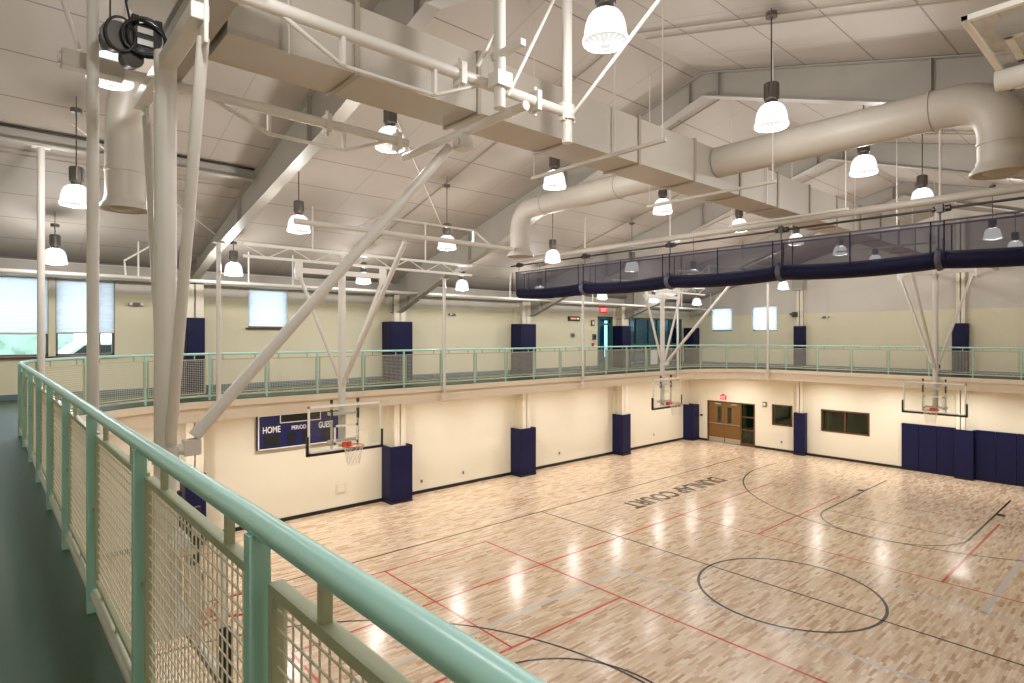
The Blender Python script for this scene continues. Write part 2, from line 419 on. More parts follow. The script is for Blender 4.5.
wposts = [(wx(y), y) for y in [1.309-1.256*2, 1.309-1.256]+[1.309+1.256*k for k in range(8)]]
arcw = [(CNW[0]+RW*math.cos(PI-PI/2*i/4), CNW[1]+RW*math.sin(PI-PI/2*i/4)) for i in range(1, 4)]
wrail = [(wx(y), y) for y in (-1.25, 2, 5, 8, 10, 11.1)]+[(CNW[0]+RW*math.cos(PI-PI/2*i/20), CNW[1]+RW*math.sin(PI-PI/2*i/20)) for i in range(21)]
wrail[-1] = (CNW[0]-.035, YR)
wl = wposts+[(wx(YW), YW)]+arcw+[(CNW[0]-.06, YR-.0006)]
guardrail('teal pipe guardrail with wire mesh panels running from the foreground along the near track', wl, wrail, (wx(1.309), 1.309, ZT), [(x+.0, y) for x, y in wrail[:6]]+[(CNW[0]+(RW)*math.cos(PI-PI/2*i/20), CNW[1]+(RW)*math.sin(PI-PI/2*i/20)) for i in range(20)]+[wrail[-1]], skip=(len(wl)-1,))
nx0 = CNW[0]; nn = 15; nx1 = CNE[0]
nposts = [(nx0+(nx1-nx0)*k/nn, YR) for k in range(nn+1)]
guardrail('long sage and teal mesh guardrail above the scoreboard wall', nposts, [(nx0-.02, YR), (nx1+.02, YR)], (13, YR, ZT), [(nx0-.02, YR), (nx1+.02, YR)])
arce = [(CNE[0]+R*math.cos(PI/2-PI/2*i/4), CNE[1]+R*math.sin(PI/2-PI/2*i/4)) for i in range(0, 5)]
arce[0] = (CNE[0]+.06, YR-.0006)
eposts = arce+[(XR, CNE[1]-1.31*k) for k in range(1, 11)]
erail = [(CNE[0]+.035, YR)]+[(CNE[0]+R*math.cos(PI/2-PI/2*i/20), CNE[1]+R*math.sin(PI/2-PI/2*i/20)) for i in range(1, 21)]+[(XR, 8), (XR, 4), (XR, CNE[1]-13.1)]
guardrail('mesh guardrail curving round the far corner and along the track above the double doors', eposts, erail, (XR, 6, ZT), list(erail), skip=(0,))

# ------------------------------------------------------------------ columns and pads
ords = ['first', 'second', 'third', 'fourth', 'fifth', 'sixth', 'seventh', 'eighth', 'ninth']
def hcol(x, y, z0, z1, ax, name='wall_column', fw=.42, dp=.5):
    mb = MB()
    if ax == 'N':
        mb.box(x-fw/2, x+fw/2, y-dp, y-dp+.03, z0, z1).box(x-fw/2, x+fw/2, y-.03, y, z0, z1).box(x-.015, x+.015, y-dp, y, z0, z1)
    else:
        mb.box(y-dp, y-dp+.03, x-fw/2, x+fw/2, z0, z1).box(y-.03, y, x-fw/2, x+fw/2, z0, z1).box(y-dp, y, x-.015, x+.015, z0, z1)
    return mb
for i, x in enumerate(COLX):
    c = hcol(x, YN, 0, 7.0, 'N'); c.v = c.v
    struct(c.build('column_north', M['colm']), f'{ords[i]} steel column from the left on the scoreboard wall')
for i, y in enumerate((11.8, 5.74)):
    struct(hcol(y, XE, 0, roof(y)-.3, 'E', fw=.28, dp=.2).build('column_east', M['colm']), ['steel column on the gable wall beside the double doors', 'steel column on the gable wall behind the far basket'][i])
def pad(label, c, w, d, h, face, z0):
    """wrap pad: front panel and two side panels"""
    t = thing('column_pad', label, 'wall pad', (c[0], c[1], z0), 0 if face == 'N' else -PI/2, 'navy safety pads on the columns')
    box(-w/2, w/2, -d, -d+.06, 0, h).build('front_panel', M['navy'], t, bevel=.015)
    for s in (-1, 1): box(s*w/2, s*(w/2-.06), -d+.062, -.001, 0, h).build('side_panel', M['navy'], t, bevel=.012)
    return t
low_names = ['navy pad low on the column left of the scoreboard', 'tall navy pad on the column just right of the left backboard', 'navy floor-level pad on the second column right of the scoreboard', 'navy floor-level pad on the column left of the corner basket']
up_names = ['navy pad on the upper column seen behind the near basket mast', 'navy pad on the upper column above the left backboard', 'navy pad on the upper column left of the hanging curtain end', 'navy pad on the upper column between the glazed door and the teal glass front']
for i, x in enumerate(COLX):
    w = (.5, .83, .83, .62)[i]
    pd = pad(low_names[i], (x, YN-.002, 0), w, .6, 1.8, 'N', .075)
    box(-w/2+.01, w/2-.01, -.62, -.01, -.07, -.002).build('foot_block', M['black'], pd)
    pad(up_names[i], (x, YN-.025, 0), w if i else .44, .58, 1.94, 'N', ZT+.005)
pd = pad('navy pad in the corner at the foot of the wall left of the double doors', (27.93, YN-.002, 0), .6, .6, 1.88, 'N', .002)
pad('navy pad in the corner of the upper track below the small window', (27.95, YN-.025, 0), .6, .58, 1.9, 'N', ZT+.005)
pd = pad('slim navy pad beside the small interior window by the double doors', (XE-.002, 11.78, 0), .5, .32, 1.88, 'E', .075)
box(-.24, .24, -.34, -.01, -.07, -.002).build('foot_block', M['black'], pd)
pad('slim navy upper pad under the white speaker box', (XE-.022, 11.8, 0), .46, .3, 1.93, 'E', ZT+.005)
pad('slim navy upper pad right of the far basket mast', (XE-.022, 5.74, 0), .5, .3, 1.96, 'E', ZT+.005)
wp = thing('wall_padding', 'wide navy panelled wall padding under the far basket', 'wall pad', (XE-.03, 4.4, 0))
y = 7.75
while y > .5:
    y2 = y-.61
    if not (y > 5.74 > y2): box(-.05, .0, y-4.4-.004, y2-4.4+.004, .06, 1.92).build('pad_panel', M['navy'], wp, bevel=.01)
    else:
        box(-.3, -.24, y-4.4-.004, y2-4.4+.004, .08, 1.9).build('pad_panel', M['navy'], wp, bevel=.01)
        for yy in (y-4.4-.004, y2-4.4+.004+.05): box(-.24, 0, yy-.05, yy, .08, 1.9).build('side_panel', M['navy'], wp, bevel=.008)
        box(-.31, 0, y-4.4-.01, y2-4.4+.01, 0, .075).build('foot_block', M['black'], wp)
    y = y2

# ------------------------------------------------------------------ windows, doors
def blind(parent, w, z0, z1, yoff):
    n = int((z1-z0)/.045); mb = MB()
    vs = []; fs = []
    for i in range(n+1):
        z = z1-(z1-z0)*i/n; dy = .005*(1 if i % 2 else -1)
        vs += [(-w/2, yoff+dy, z), (w/2, yoff+dy, z)]
        if i: k = 2*i; fs.append((k-2, k-1, k+1, k))
    mb.add(vs, fs); b = mb.build('blind', M['blind'], parent)
    box(-w/2, w/2, yoff-.03, yoff+.03, z1-.01, z1+.045).build('head_rail', M['white'], b)
    box(-w/2, w/2, yoff-.018, yoff+.018, z0-.03, z0).build('bottom_rail', M['white'], b)
def window(n, label, c, w, z0, z1, rz, blind_to, mull=None, transom=None, sill=True):
    t = struct(bpy.data.objects.new(f'window_{n}', None), label); C.objects.link(t); t.location = (c[0], c[1], 0); t.rotation_euler = (0,0,rz)
    f = MB(); e = .05                                      # local: +y points outdoors
    for x in (-w/2, w/2-e): f.box(x, x+e, .1, .2, z0, z1)
    for z in (z0, z1-e): f.box(-w/2, w/2, .1, .2, z, z+e)
    if mull is not None: f.box(mull-.025, mull+.025, .11, .19, z0, z1)
    if transom: f.box(-w/2, w/2, .11, .19, transom-.025, transom+.025)
    f.build('frame', M['grey'], t)
    box(-w/2+e, w/2-e, .146, .152, z0+e, z1-e).build('pane', M['cglass'], t)
    if sill: box(-w/2-.08, w/2+.08, -.07, .1, z0-.05, z0-.002).build('sill', M['sill'], t)
    blind(t, w-.03, blind_to, z1-.06, .05)
    return t
window(1, 'left window with half lowered blind above the track', (.025, YN), 1.95, 5.02, 6.9, 0, 5.58, mull=-.32, transom=5.56)
window(2, 'window with lowered blind and a parked car outside', (1.72, YN), 1.18, 5.02, 6.88, 0, 5.6, mull=.28, transom=5.58)
window(3, 'single small window with closed blind above the scoreboard', (6.065, YN), 1.13, 5.74, 6.88, 0, 5.83)
window(4, 'left of two small bright windows on the gable wall', (XE, 15.81), 1.14, 5.75, 6.97, -PI/2, 5.84, sill=False)
window(5, 'right of two small bright windows on the gable wall', (XE, 13.56), 1.24, 5.75, 6.97, -PI/2, 5.84, sill=False)
def low_window(n, label, y0, y1, z0, z1, mull):
    t = struct(bpy.data.objects.new(f'window_{n}', None), label); C.objects.link(t); t.location = (XE, 0, 0)
    f = MB(); e = .06
    for y in (y0, y1-e): f.box(-.02, .12, y, y+e, z0, z1)
    for z in (z0, z1-e): f.box(-.02, .12, y0, y1, z, z+e)
    if mull: f.box(-.015, .1, mull-.03, mull+.03, z0, z1)
    f.build('frame', M['oakd'], t)
    box(.04, .048, y0+e, y1-e, z0+e, z1-e).build('pane', M['dglass'], t)
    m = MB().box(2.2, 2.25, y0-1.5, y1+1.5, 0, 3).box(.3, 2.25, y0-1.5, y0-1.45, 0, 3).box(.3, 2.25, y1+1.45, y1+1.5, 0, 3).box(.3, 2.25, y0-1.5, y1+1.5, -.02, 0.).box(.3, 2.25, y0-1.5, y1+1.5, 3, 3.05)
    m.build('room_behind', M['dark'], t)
low_window(6, 'small interior window between the double doors and the slim pad', 12.21, 13.18, 1.22, 2.22, None)
low_window(7, 'wide two pane interior window left of the far basket', 8.95, 10.93, 1.2, 2.19, 9.92)
# double door, east
d = struct(bpy.data.objects.new('door_1', None), 'pair of oak doors with a glazed sidelight'); C.objects.link(d); d.location = (XE, 0, 0)
f = MB()
for y in (14.03, 14.72, 16.55): f.box(-.02, .14, y, y+.06, 0, 2.14)
f.box(-.02, .14, 14.03, 16.61, 2.08, 2.14).box(0, .12, 14.09, 14.72, 1.42, 1.47).box(0, .12, 14.09, 14.72, .78, .83).box(0, .12, 14.09, 14.72, 0, .14)
f.build('door_frame', M['oakd'], d)
for y0, y1, hy in ((14.785, 15.66, 1), (15.67, 16.545, 0)):
    wy0, wy1 = ((y1-.38, y1-.16) if hy else (y0+.16, y0+.38))
    m = MB()
    m.box(.03, .075, y0, wy0, 0.01, 2.07).box(.03, .075, wy1, y1, .01, 2.07).box(.03, .075, wy0, wy1, .01, 1.05).box(.03, .075, wy0, wy1, 1.85, 2.07)
    L_ = m.build('door_leaf', M['oak'], d, bevel=.004)
    box(.05, .056, wy0, wy1, 1.05, 1.85).build('vision_panel', M['dglass'], L_)
    box(.018, .03, y0+.02, y1-.02, .02, .26).build('kick_plate', M['chrome'], L_)
    MB().tube((-.03, y0+.06, .98), (-.03, y1-.06, .98), .018, 10).box(-.03, .03, y0+.04, y0+.1, .95, 1.01).box(-.03, .03, y1-.1, y1-.04, .95, 1.01).build('push_bar', M['chrome'], L_, smooth=True)
    box(-.03, .03, y0+.15, y0+.5, 1.97, 2.04).build('closer', M['chrome'], L_)
box(.05, .056, 14.09, 14.72, .14, 2.08).build('sidelight_pane', M['dglass'], d)
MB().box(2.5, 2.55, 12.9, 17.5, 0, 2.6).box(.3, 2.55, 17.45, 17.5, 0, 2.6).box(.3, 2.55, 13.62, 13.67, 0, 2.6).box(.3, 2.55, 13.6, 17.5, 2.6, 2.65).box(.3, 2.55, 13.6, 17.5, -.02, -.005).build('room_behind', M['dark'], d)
# upper north door and teal glass front
d2 = struct(bpy.data.objects.new('door_2', None), 'teal framed glazed door onto the running track'); C.objects.link(d2); d2.location = (0, YN, ZT)
f = MB(); h = doorN[3]-ZT
for x in (doorN[0], doorN[1]-.1): f.box(x, x+.1, -.02, .12, 0, h)
f.box(doorN[0], doorN[1], -.02, .12, h-.1, h).box(doorN[0]+.1, doorN[1]-.1, .02, .08, 0, .25).box(doorN[0]+.1, doorN[1]-.1, .02, .08, 1.98, 2.06)
f.box(doorN[0]+.1, doorN[0]+.17, .02, .08, 0, 2.0).box(doorN[1]-.17, doorN[1]-.1, .02, .08, 0, 2.0)
f.build('door_frame', M['tealf'], d2)
box(doorN[0]+.1, doorN[1]-.1, .045, .052, .25, h-.1).build('pane', M['tglass'], d2)
st = struct(bpy.data.objects.new('window_8', None), 'teal framed interior glass front beside the upper door'); C.objects.link(st); st.location = (0, YN, ZT)
f = MB()
for x in (store[0], 23.55, 24.6, 25.3, 26.4, store[1]-.08): f.box(x, x+.08, -.02, .12, 0, h)
for z in (0, 1.02, h-.08): f.box(store[0], store[1], -.02, .12, z, z+.08)
f.build('frame', M['tealf'], st)
box(store[0], store[1], .045, .052, .05, h-.05).build('pane', M['tglass'], st)
r0, r1 = doorN[0]-.8, 34.0
MB().box(r0, r1, 3, 3.05, 0, 2.9).box(r0, r0+.05, .3, 3.05, 0, 2.9).box(r1-.05, r1, .3, 3.05, 0, 2.9).box(r0, r1, .3, 3.05, 2.9, 2.95).box(r0, r1, .3, 3.05, -.03, -.01).box(XE+.3, r1, .28, .3, 0, 2.9).build('room_behind', M['bluer'], st)
for i, x in enumerate((24.2, 28.6)):  # lamps added to brighten the blue room behind the glass
    t = thing('ceiling_lamp', ['left tube lamp inside the room behind the teal glass front', 'right tube lamp inside the room behind the teal glass front'][i], 'lamp', (x, YN+1.6, ZT+2.8))
    box(-.6, .6, -.1, .1, 0, .06).build('housing', M['white'], t); MB().tube((-.55,0,-.03), (.55,0,-.03), .03, 8).build('tube_lamp', M['tubel'], t)
m = MB().box(24.7, 25.15, 2.96, 2.985, .35, 2.3); m.build('daylit_window', M['dayl'], d2)  # glowing panel added for the bright strip in the door glass
m = MB().box(24.64, 24.7, 2.94, 2.99, .3, 2.35).box(25.15, 25.21, 2.94, 2.99, .3, 2.35); m.build('window_jamb', M['tealf'], d2)  # side edges of the added glowing strip

# ------------------------------------------------------------------ outdoors through the left windows
struct(box(-14, 22, YN+.6, 60, 3.5, 3.9).build('ground', M['ground']), 'paving outside the left windows')
def blob_hedge():
    mb = MB()
    for k in range(420):
        x = random.uniform(-5, 2.6); y = random.uniform(-.5, .5); z = random.uniform(.1, 1.9); r = random.uniform(.12, .26)
        a, b = random.uniform(0, PI), random.uniform(0, 2*PI); n = Vector((math.sin(a)*math.cos(b), math.sin(a)*math.sin(b), math.cos(a))); u = n.orthogonal().normalized(); w = n.cross(u)
        c = Vector((x, y, z)); mb.add([c-u*r, c+w*r*.6, c+u*r, c-w*r*.6], [(0,1,2,3)])
    mb.box(-5, 2.6, -.3, .3, 0, 1.7)
    return mb
hg = blob_hedge().build('hedge', M['leaf']); hg.location = (-.5, 25.5, 3.9); tag(hg, 'pale green hedge seen through the far left window', 'hedge')
car = thing('car', 'pale silver car parked outside the second window', 'car', (2.9, 22.6, 3.9), .1)
prof = [(-2.1,.35),(-2.1,.8),(-1.5,.95),(-1.0,1.4),(.6,1.42),(1.3,.98),(2.1,.85),(2.15,.35)]
MB().prism([(x, -.8, z) for x, z in prof], (0,-.8,0), (0,.8,0)).build('body', M['carp'], car, bevel=.06)
for sx in (-1.3, 1.35):
    for sy in (-.72, .72): MB().tube((sx, sy-.1, .32), (sx, sy+.1, .32), .32, 20).build('wheel', M['tyre'], car, smooth=True)
MB().prism([(x, -.82, z) for x, z in [(-1.3,.97),(-.9,1.32),(.5,1.34),(1.05,.99)]], (0,-.82,0), (0,.82,0)).build('side_glass', M['tyre'], car)

# ------------------------------------------------------------------ court paint
def strip(mb, a, b, w=.05, z=.0022):
    a, b = Vector(a), Vector(b); d = (b-a).normalized(); n = Vector((-d.y, d.x))*w/2
    mb.add([(a.x-n.x, a.y-n.y, z), (b.x-n.x, b.y-n.y, z), (b.x+n.x, b.y+n.y, z), (a.x+n.x, a.y+n.y, z)], [(0,1,2,3)])
def arc(mb, c, r, t0, t1, w=.05, n=64, z=.0022):
    vs = []; fs = []
    for i in range(n+1):
        t = t0+(t1-t0)*i/n
        for rr in (r-w/2, r+w/2): vs.append((c[0]+rr*math.cos(t), c[1]+rr*math.sin(t), z))
        if i: k = 2*i; fs.append((k-2, k-1, k+1, k))
    mb.add(vs, fs)
XC, YC = 12.92, 5.69
bk = MB()
strip(bk, (.1, 13.32), (25.75, 13.32)); strip(bk, (.1, -1.94), (25.75, -1.94)); strip(bk, (XC, -1.94), (XC, 13.32))
arc(bk, (XC, YC), 1.83, 0, 2*PI, .06, 96)
for sgn, base in ((1, 25.6), (-1, .24)):
    ft = base-sgn*5.79; bc = base-sgn*1.5
    for yy in (YC-1.83, YC+1.83):
        strip(bk, (base, yy), (ft, yy), .055)
        s2 = 1 if yy > YC else -1
        bk.add([(base-sgn*2.2, yy+s2*.03, .0022), (base-sgn*2.5, yy+s2*.03, .0022), (base-sgn*2.5, yy+s2*.22, .0022), (base-sgn*2.2, yy+s2*.22, .0022)], [(0,1,2,3)])
    strip(bk, (ft, YC-1.83), (ft, YC+1.83), .035)
    arc(bk, (ft, YC), 1.83, PI/2 if sgn > 0 else -PI/2, 3*PI/2 if sgn > 0 else PI/2, .05)
    arc(bk, (bc, YC), 6.02, PI/2 if sgn > 0 else -PI/2, 3*PI/2 if sgn > 0 else PI/2, .05, 96)
    for s2 in (-1, 1): strip(bk, (bc, YC+s2*6.02), (base, YC+s2*6.02))
tag(bk.build('black_court_lines', M['lblack'], fl), 'black painted basketball lines')
rd = MB(); zr = .0016
for a, b, w in (((3.9,10.23),(22.0,10.23),.055), ((3.9,1.15),(22.0,1.15),.055), ((3.9,1.15),(3.9,10.23),.05), ((22.0,1.15),(22.0,10.23),.03),
                ((9.93,12.35),(9.93,-.95),.055), ((15.95,10.7),(15.95,-.95),.045), ((3.9,12.35),(9.93,12.35),.04), ((3.9,-.95),(9.93,-.95),.04),
                ((6.89,12.35),(6.89,7.84),.045), ((6.89,-.95),(6.89,3.56),.045), ((3.9,7.84),(9.93,7.84),.055), ((3.9,3.56),(9.93,3.56),.055),
                ((15.95,7.84),(21.9,7.84),.055), ((15.95,3.59),(22.1,3.59),.06)):
    strip(rd, a, b, w, zr)
tag(rd.build('red_court_lines', M['lred'], fl), 'red painted volleyball lines')
gr = MB(); zg = .001
for a, b, w in (((4.0,8.73),(11.15,8.73),.09), ((11.11,9.6),(11.11,-2.),.085), ((14.78,5.2),(14.78,-2.),.085), ((14.78,2.65),(20.4,2.65),.1)): strip(gr, a, b, w, zg)
tag(gr.build('grey_court_lines', M['lgrey'], fl), 'pale grey painted court lines')

def text(name, s, m, parent, size, M4, width=None, ext=.002, bold=.019):
    cu = bpy.data.curves.new(name, 'FONT'); cu.body = s; cu.size = size; cu.align_x = 'CENTER'; cu.align_y = 'CENTER'; cu.extrude = ext; cu.offset = size*bold
    o = bpy.data.objects.new(name+'_tmp', cu); C.objects.link(o)
    dg = bpy.context.evaluated_depsgraph_get(); me = bpy.data.meshes.new_from_object(o.evaluated_get(dg)); bpy.data.objects.remove(o)
    xs = [v.co.x for v in me.vertices]; k = width/(max(xs)-min(xs)) if width else 1; cx = (max(xs)+min(xs))/2
    ys = [v.co.y for v in me.vertices]; ky = size/(max(ys)-min(ys)); cy = (max(ys)+min(ys))/2
    for v in me.vertices: v.co.x = (v.co.x-cx)*k; v.co.y = (v.co.y-cy)*ky
    me.transform(M4); me.materials.clear(); me.materials.append(m)
    o = bpy.data.objects.new(name, me); C.objects.link(o); o.parent = parent; return o
lt = text('floor_lettering', 'DUNLAP COURT', M['lblack'], fl, .74, Matrix.Translation((18.25, 11.86, .0026)) @ Matrix.Rotation(PI, 4, 'Z'), 5.65, ext=.0004, bold=.03)
tag(lt, 'black block lettering painted on the floor')

# ------------------------------------------------------------------ scoreboard and small wall fittings
sb = thing('scoreboard', 'navy scoreboard with white lettering on the wall behind the left backboard', 'scoreboard', (6.95, YN-.16, 2.2))
box(-1.25, 1.25, 0, .15, 0, 1.02).build('cabinet', M['sboard'], sb, bevel=.01)
f = MB()
for x in (-1.24, 1.21): f.box(x, x+.03, -.012, 0, .01, 1.01)
for z in (.01, .98): f.box(-1.24, 1.24, -.012, 0, z, z+.03)
f.box(-.62, .62, -.012, 0, .74, .765).box(-.62, -.595, -.012, 0, .74, 1.0).box(.595, .62, -.012, 0, .74, 1.0)
f.build('border', M['white'], sb)
box(-.595, .595, -.008, 0, .765, .98).build('header_panel', M['black'], sb)
for x0, x1 in ((-1.08,-.62), (-.4,-.16), (.04,.28), (.68,1.1)): box(x0, x1, -.01, 0, .1, .44).build('digit_window', M['black'], sb)
RX = Matrix.Rotation(PI/2, 4, 'X')
for s, x, w, hh in (('HOME', -.86, .5, .19), ('PERIOD', -.06, .44, .12), ('GUEST', .78, .46, .19)):
    text('lettering', s, M['white'], sb, hh, Matrix.Translation((x, -.014, .58)) @ RX, w)
def exit_sign(label, loc, rz, w=.34, hh=.22):
    t = thing('exit_sign', label, 'exit sign', loc, rz)
    box(-w/2, w/2, -.04, .0, 0, hh).build('housing', M['red'], t, bevel=.006)
    text('lettering', 'EXIT', M['exitw'], t, hh*.55, Matrix.Translation((0, -.044, hh/2)) @ RX, w*.78)
    box(-.05, .05, -.03, 0, hh, hh+.06).build('mount', M['grey'], t)
exit_sign('red exit sign above the oak double doors', (XE-.002, 15.71, 2.24), -PI/2)
exit_sign('red exit sign above the teal glazed door on the track', (21.08, YN-.002, 6.56), 0, .52, .28)
def fitting(name, label, cat, loc, rz, w, h, dpt, m, inner=None, group=None):
    t = thing(name, label, cat, loc, rz, group)
    box(-w*.4, w*.4, -.004, 0, -h*.4, h*.4).build('mount_plate', M['grey'], t)
    box(-w/2, w/2, -dpt, -.004, -h/2, h/2).build('cover', M[m], t, bevel=.004)
    if inner:
        box(-w*.32, w*.32, -dpt-.01, -dpt, -h*.3, h*.3).build(inner[1], M[inner[0]], t)
    return t
t = fitting('wall_display', 'small dark wall display with a lit pink bar left of the exit sign', 'display', (19.08, YN-.002, 6.26), 0, .72, .2, .07, 'black')
box(-.24, .1, -.078, -.07, -.035, .04).build('lit_bar', M['led'], t); box(.15, .29, -.078, -.07, -.035, .04).build('lit_square', M['led2'], t)
fitting('intercom', 'grey square intercom panel below the small dark wall display', 'intercom', (19.02, YN-.002, 5.54), 0, .24, .2, .04, 'chrome', ('grey', 'grille'))
fitting('alarm_strobe', 'small brown alarm box high beside the upper door', 'alarm', (20.33, YN-.002, 6.09), 0, .2, .24, .06, 'sill', ('white', 'strobe'))
fitting('wall_phone', 'dark phone unit on the wall beside the upper door', 'phone', (20.43, YN-.002, 5.46), 0, .2, .26, .07, 'grey', ('black', 'keypad'))
fitting('fire_pull', 'small red pull station under the phone by the upper door', 'alarm', (20.35, YN-.002, 5.1), 0, .13, .16, .05, 'sill', ('red', 'pull_handle'))
fitting('alarm_strobe', 'red alarm strobe between the double doors and the small window', 'alarm', (XE-.002, 13.53, 2.18), -PI/2, .17, .22, .06, 'sill', ('white', 'strobe'))
fitting('access_reader', 'small dark reader plate left of the double doors', 'switch', (XE-.002, 16.95, 1.32), -PI/2, .14, .1, .03, 'grey', ('black', 'sensor'))
for i, (x, z, lb) in enumerate(((11.3, .42, 'small outlet plate just right of the tall navy pad'), (13.1, .45, 'small outlet plate left of the second floor-level pad'), (18.2, .5, 'small outlet plate midway along the wall right of the second pad'), (25.0, .55, 'small outlet plate under the corner basket'))):
    fitting('outlet_plate', lb, 'outlet', (x, YN-.002, z), 0, .08, .12, .015, 'chrome', ('grey', 'socket'))
fitting('outlet_plate', 'small outlet plate below the small interior window', 'outlet', (XE-.002, 12.72, .45), -PI/2, .08, .12, .015, 'chrome', ('grey', 'socket'))
fitting('vent_grille', 'pale louvred grille low on the wall beside the double doors pad', 'vent', (8.3, YN-.002, .68), 0, .34, .3, .02, 'slab', ('wire', 'louvre'))
for i, (x, z, lb) in enumerate(((2.75, 6.3, 'small emergency light on the wall right of the left windows'), (12.6, 6.28, 'small emergency light above the railing between the navy pads'))):
    t = thing('emergency_light', lb, 'light', (x, YN-.002, z)); box(-.06, .06, -.01, 0, -.05, .05).build('mount_plate', M['grey'], t); box(-.16, .16, -.07, 0, -.04, .04).build('housing', M['grey'], t, bevel=.01)
    for s in (-1, 1): MB().tube((s*.12, -.06, .02), (s*.12, -.13, .01), .04, 12).build('lamp_head', M['white'], t, smooth=True)
t = thing('emergency_light', 'small emergency light on the gable wall beside the upper slim pad', 'light', (XE-.002, 10.75, 6.35), -PI/2); box(-.06, .06, -.01, 0, -.05, .05).build('mount_plate', M['grey'], t)
box(-.16, .16, -.07, 0, -.04, .04).build('housing', M['grey'], t, bevel=.01)
for s in (-1, 1): MB().tube((s*.12, -.06, .02), (s*.12, -.13, .01), .04, 12).build('lamp_head', M['white'], t, smooth=True)
t = thing('speaker_box', 'cream loudspeaker box high on the gable wall column', 'speaker', (XE-.36, 11.78, 7.62))
box(-.2, .15, -.25, .25, 0, .5).build('cabinet', M['duct'], t, bevel=.02); box(-.21, -.2, -.21, .21, .05, .45).build('grille', M['frame'], t)
t = thing('security_camera', 'grey security camera on the gable column above the slim pad', 'camera', (XE-.3, 11.98, 6.5))
box(-.1, .08, -.1, .1, -.12, .12).build('mount_bracket', M['darkm'], t, bevel=.01); MB().tube((-.1,0,.05), (-.32,.05,.0), .06, 12).build('camera_body', M['grey'], t, smooth=True)
t = thing('notice_board', 'white notice panel standing behind the far railing near the glass front', 'notice', (24.97, YN-.06, ZT+.05))  # plain white panel for an unidentified white patch behind the railing
box(-.28, .28, 0, .03, 0, .72).build('panel', M['white'], t); box(-.3, .3, -.01, 0, .72, .75).build('top_edge', M['grey'], t)

# ------------------------------------------------------------------ roof frames
PROF_A = [(0,9.5),(3.03,8.73),(8.06,7.75),(9.3,7.5),(11.1,7.0)]
PROF_B = [(0,10.03),(2.9,9.05),(6.3,7.86),(8.2,7.36),(11.1,6.3)]
def zprof(P, dy):
    for (a, za), (b, zb_) in zip(P[:-1], P[1:]):
        if a <= dy <= b: return za+(zb_-za)*(dy-a)/(b-a)
    return P[-1][1]
def rafter(x, i):
    mb = MB(); w = .012; fw = .11; P = PROF_A if i < 2 else PROF_B
    for s in (1, -1):
        for (a, za), (b, zb_) in zip(P[:-1], P[1:]):
            ya, yb = RIDGE_Y+s*a, RIDGE_Y+s*b
            mb.prism([(x-w, ya, za), (x-w, yb, zb_), (x-w, yb, roof(yb)-.01), (x-w, ya, roof(ya)-.01)], (x-w,0,0), (x+w,0,0))
            mb.prism([(x-fw, ya, za), (x-fw, yb, zb_), (x-fw, yb, zb_-.02), (x-fw, ya, za-.02)], (x-fw,0,0), (x+fw,0,0))
            mb.prism([(x-fw, ya, roof(ya)-.03), (x-fw, yb, roof(yb)-.03), (x-fw, yb, roof(yb)-.01), (x-fw, ya, roof(ya)-.01)], (x-fw,0,0), (x+fw,0,0))
        for q in (.3, 3.6, 7.3, 10.6): mb.box(x-fw+.02, x+fw-.02, RIDGE_Y+s*q-.008, RIDGE_Y+s*q+.008, zprof(P, q), roof(RIDGE_Y+q)-.02)
        yb = RIDGE_Y+s*11.1
        mb.box(x-fw, x+fw, yb, yb+s*.53, P[-1][1]-.02, P[-1][1]+.01); mb.box(x-w, x+w, yb, yb+s*.53, P[-1][1], roof(yb+s*.53)-.02)
    o = mb.build('roof_beam', M['frame']); struct(o, f'{ords[i]} tapered roof frame from the near end'); return o
for i, x in enumerate(FRAMES): rafter(x, i)
# deep beams that carry the track hangers
for i, (xa, xb, lb) in enumerate(((-2.1, 3.88, 'deep purlin beam under the roof at the upper left'), (22.2, 28.2, 'deep purlin beam under the roof near the gable wall'))):
    mb = MB().box(xa, xb, 12.19, 12.21, 8.58, 8.78).box(xa, xb, 12.11, 12.29, 8.56, 8.585).box(xa, xb, 12.11, 12.29, 8.77, 8.79)
    struct(mb.build('roof_beam', M['frame']), lb)
tag(MB().tube((-2.3,12.04,8.755), (3.86,12.04,8.755), .022, 8).build('cable', M['black'], None, smooth=True), 'black cable along the deep purlin beam at the upper left', 'cable')  # thin black tube drawn for the dark line above the beam
# track hangers
def hanger(label, x, y, ztop, r=.045, off=(0,0)):
    t = thing('track_hanger', label, 'post', (x, y, 3.55), 0, 'white hanger posts that carry the track')
    MB().tube((0,0,.0), (0,0,ztop-3.55), r, 16).build('post', M['steel'], t, smooth=True)
    box(-.09, .09, -.05, .05, .02, .24).build('sleeve', M['slab'], t, bevel=.01)
    box(-.12, .12, -.06, .06, ztop-3.57, ztop-3.55).build('top_plate', M['steel'], t)
hl = ['white hanger post left of the left backboard brace', 'white hanger post between the two upper navy pads', 'white hanger post just right of the small dark wall display', 'white hanger post beside the corner basket mast']
for i, x in enumerate((3.88, 10.1, 16.24, 22.36)): hanger(hl[i], x, YR-.17, zprof(PROF_A if i == 0 else PROF_B, YR-.17-RIDGE_Y)-.022, .05)
hanger('white hanger post before the gable wall windows', XR-.28, 12.2, 8.56, .055)
hanger('white hanger post just behind the far basket mast', XR-.17, 6.0, roof(6)-.3, .055)
hanger('slim white hanger post at far left before the windows', 12.25/20.9+.01, 12.25, 8.56, .052)
hanger('thick white hanger post at left beside the near basket mast', 6.42/9.52, 6.42, roof(6.42)-.02, .047)

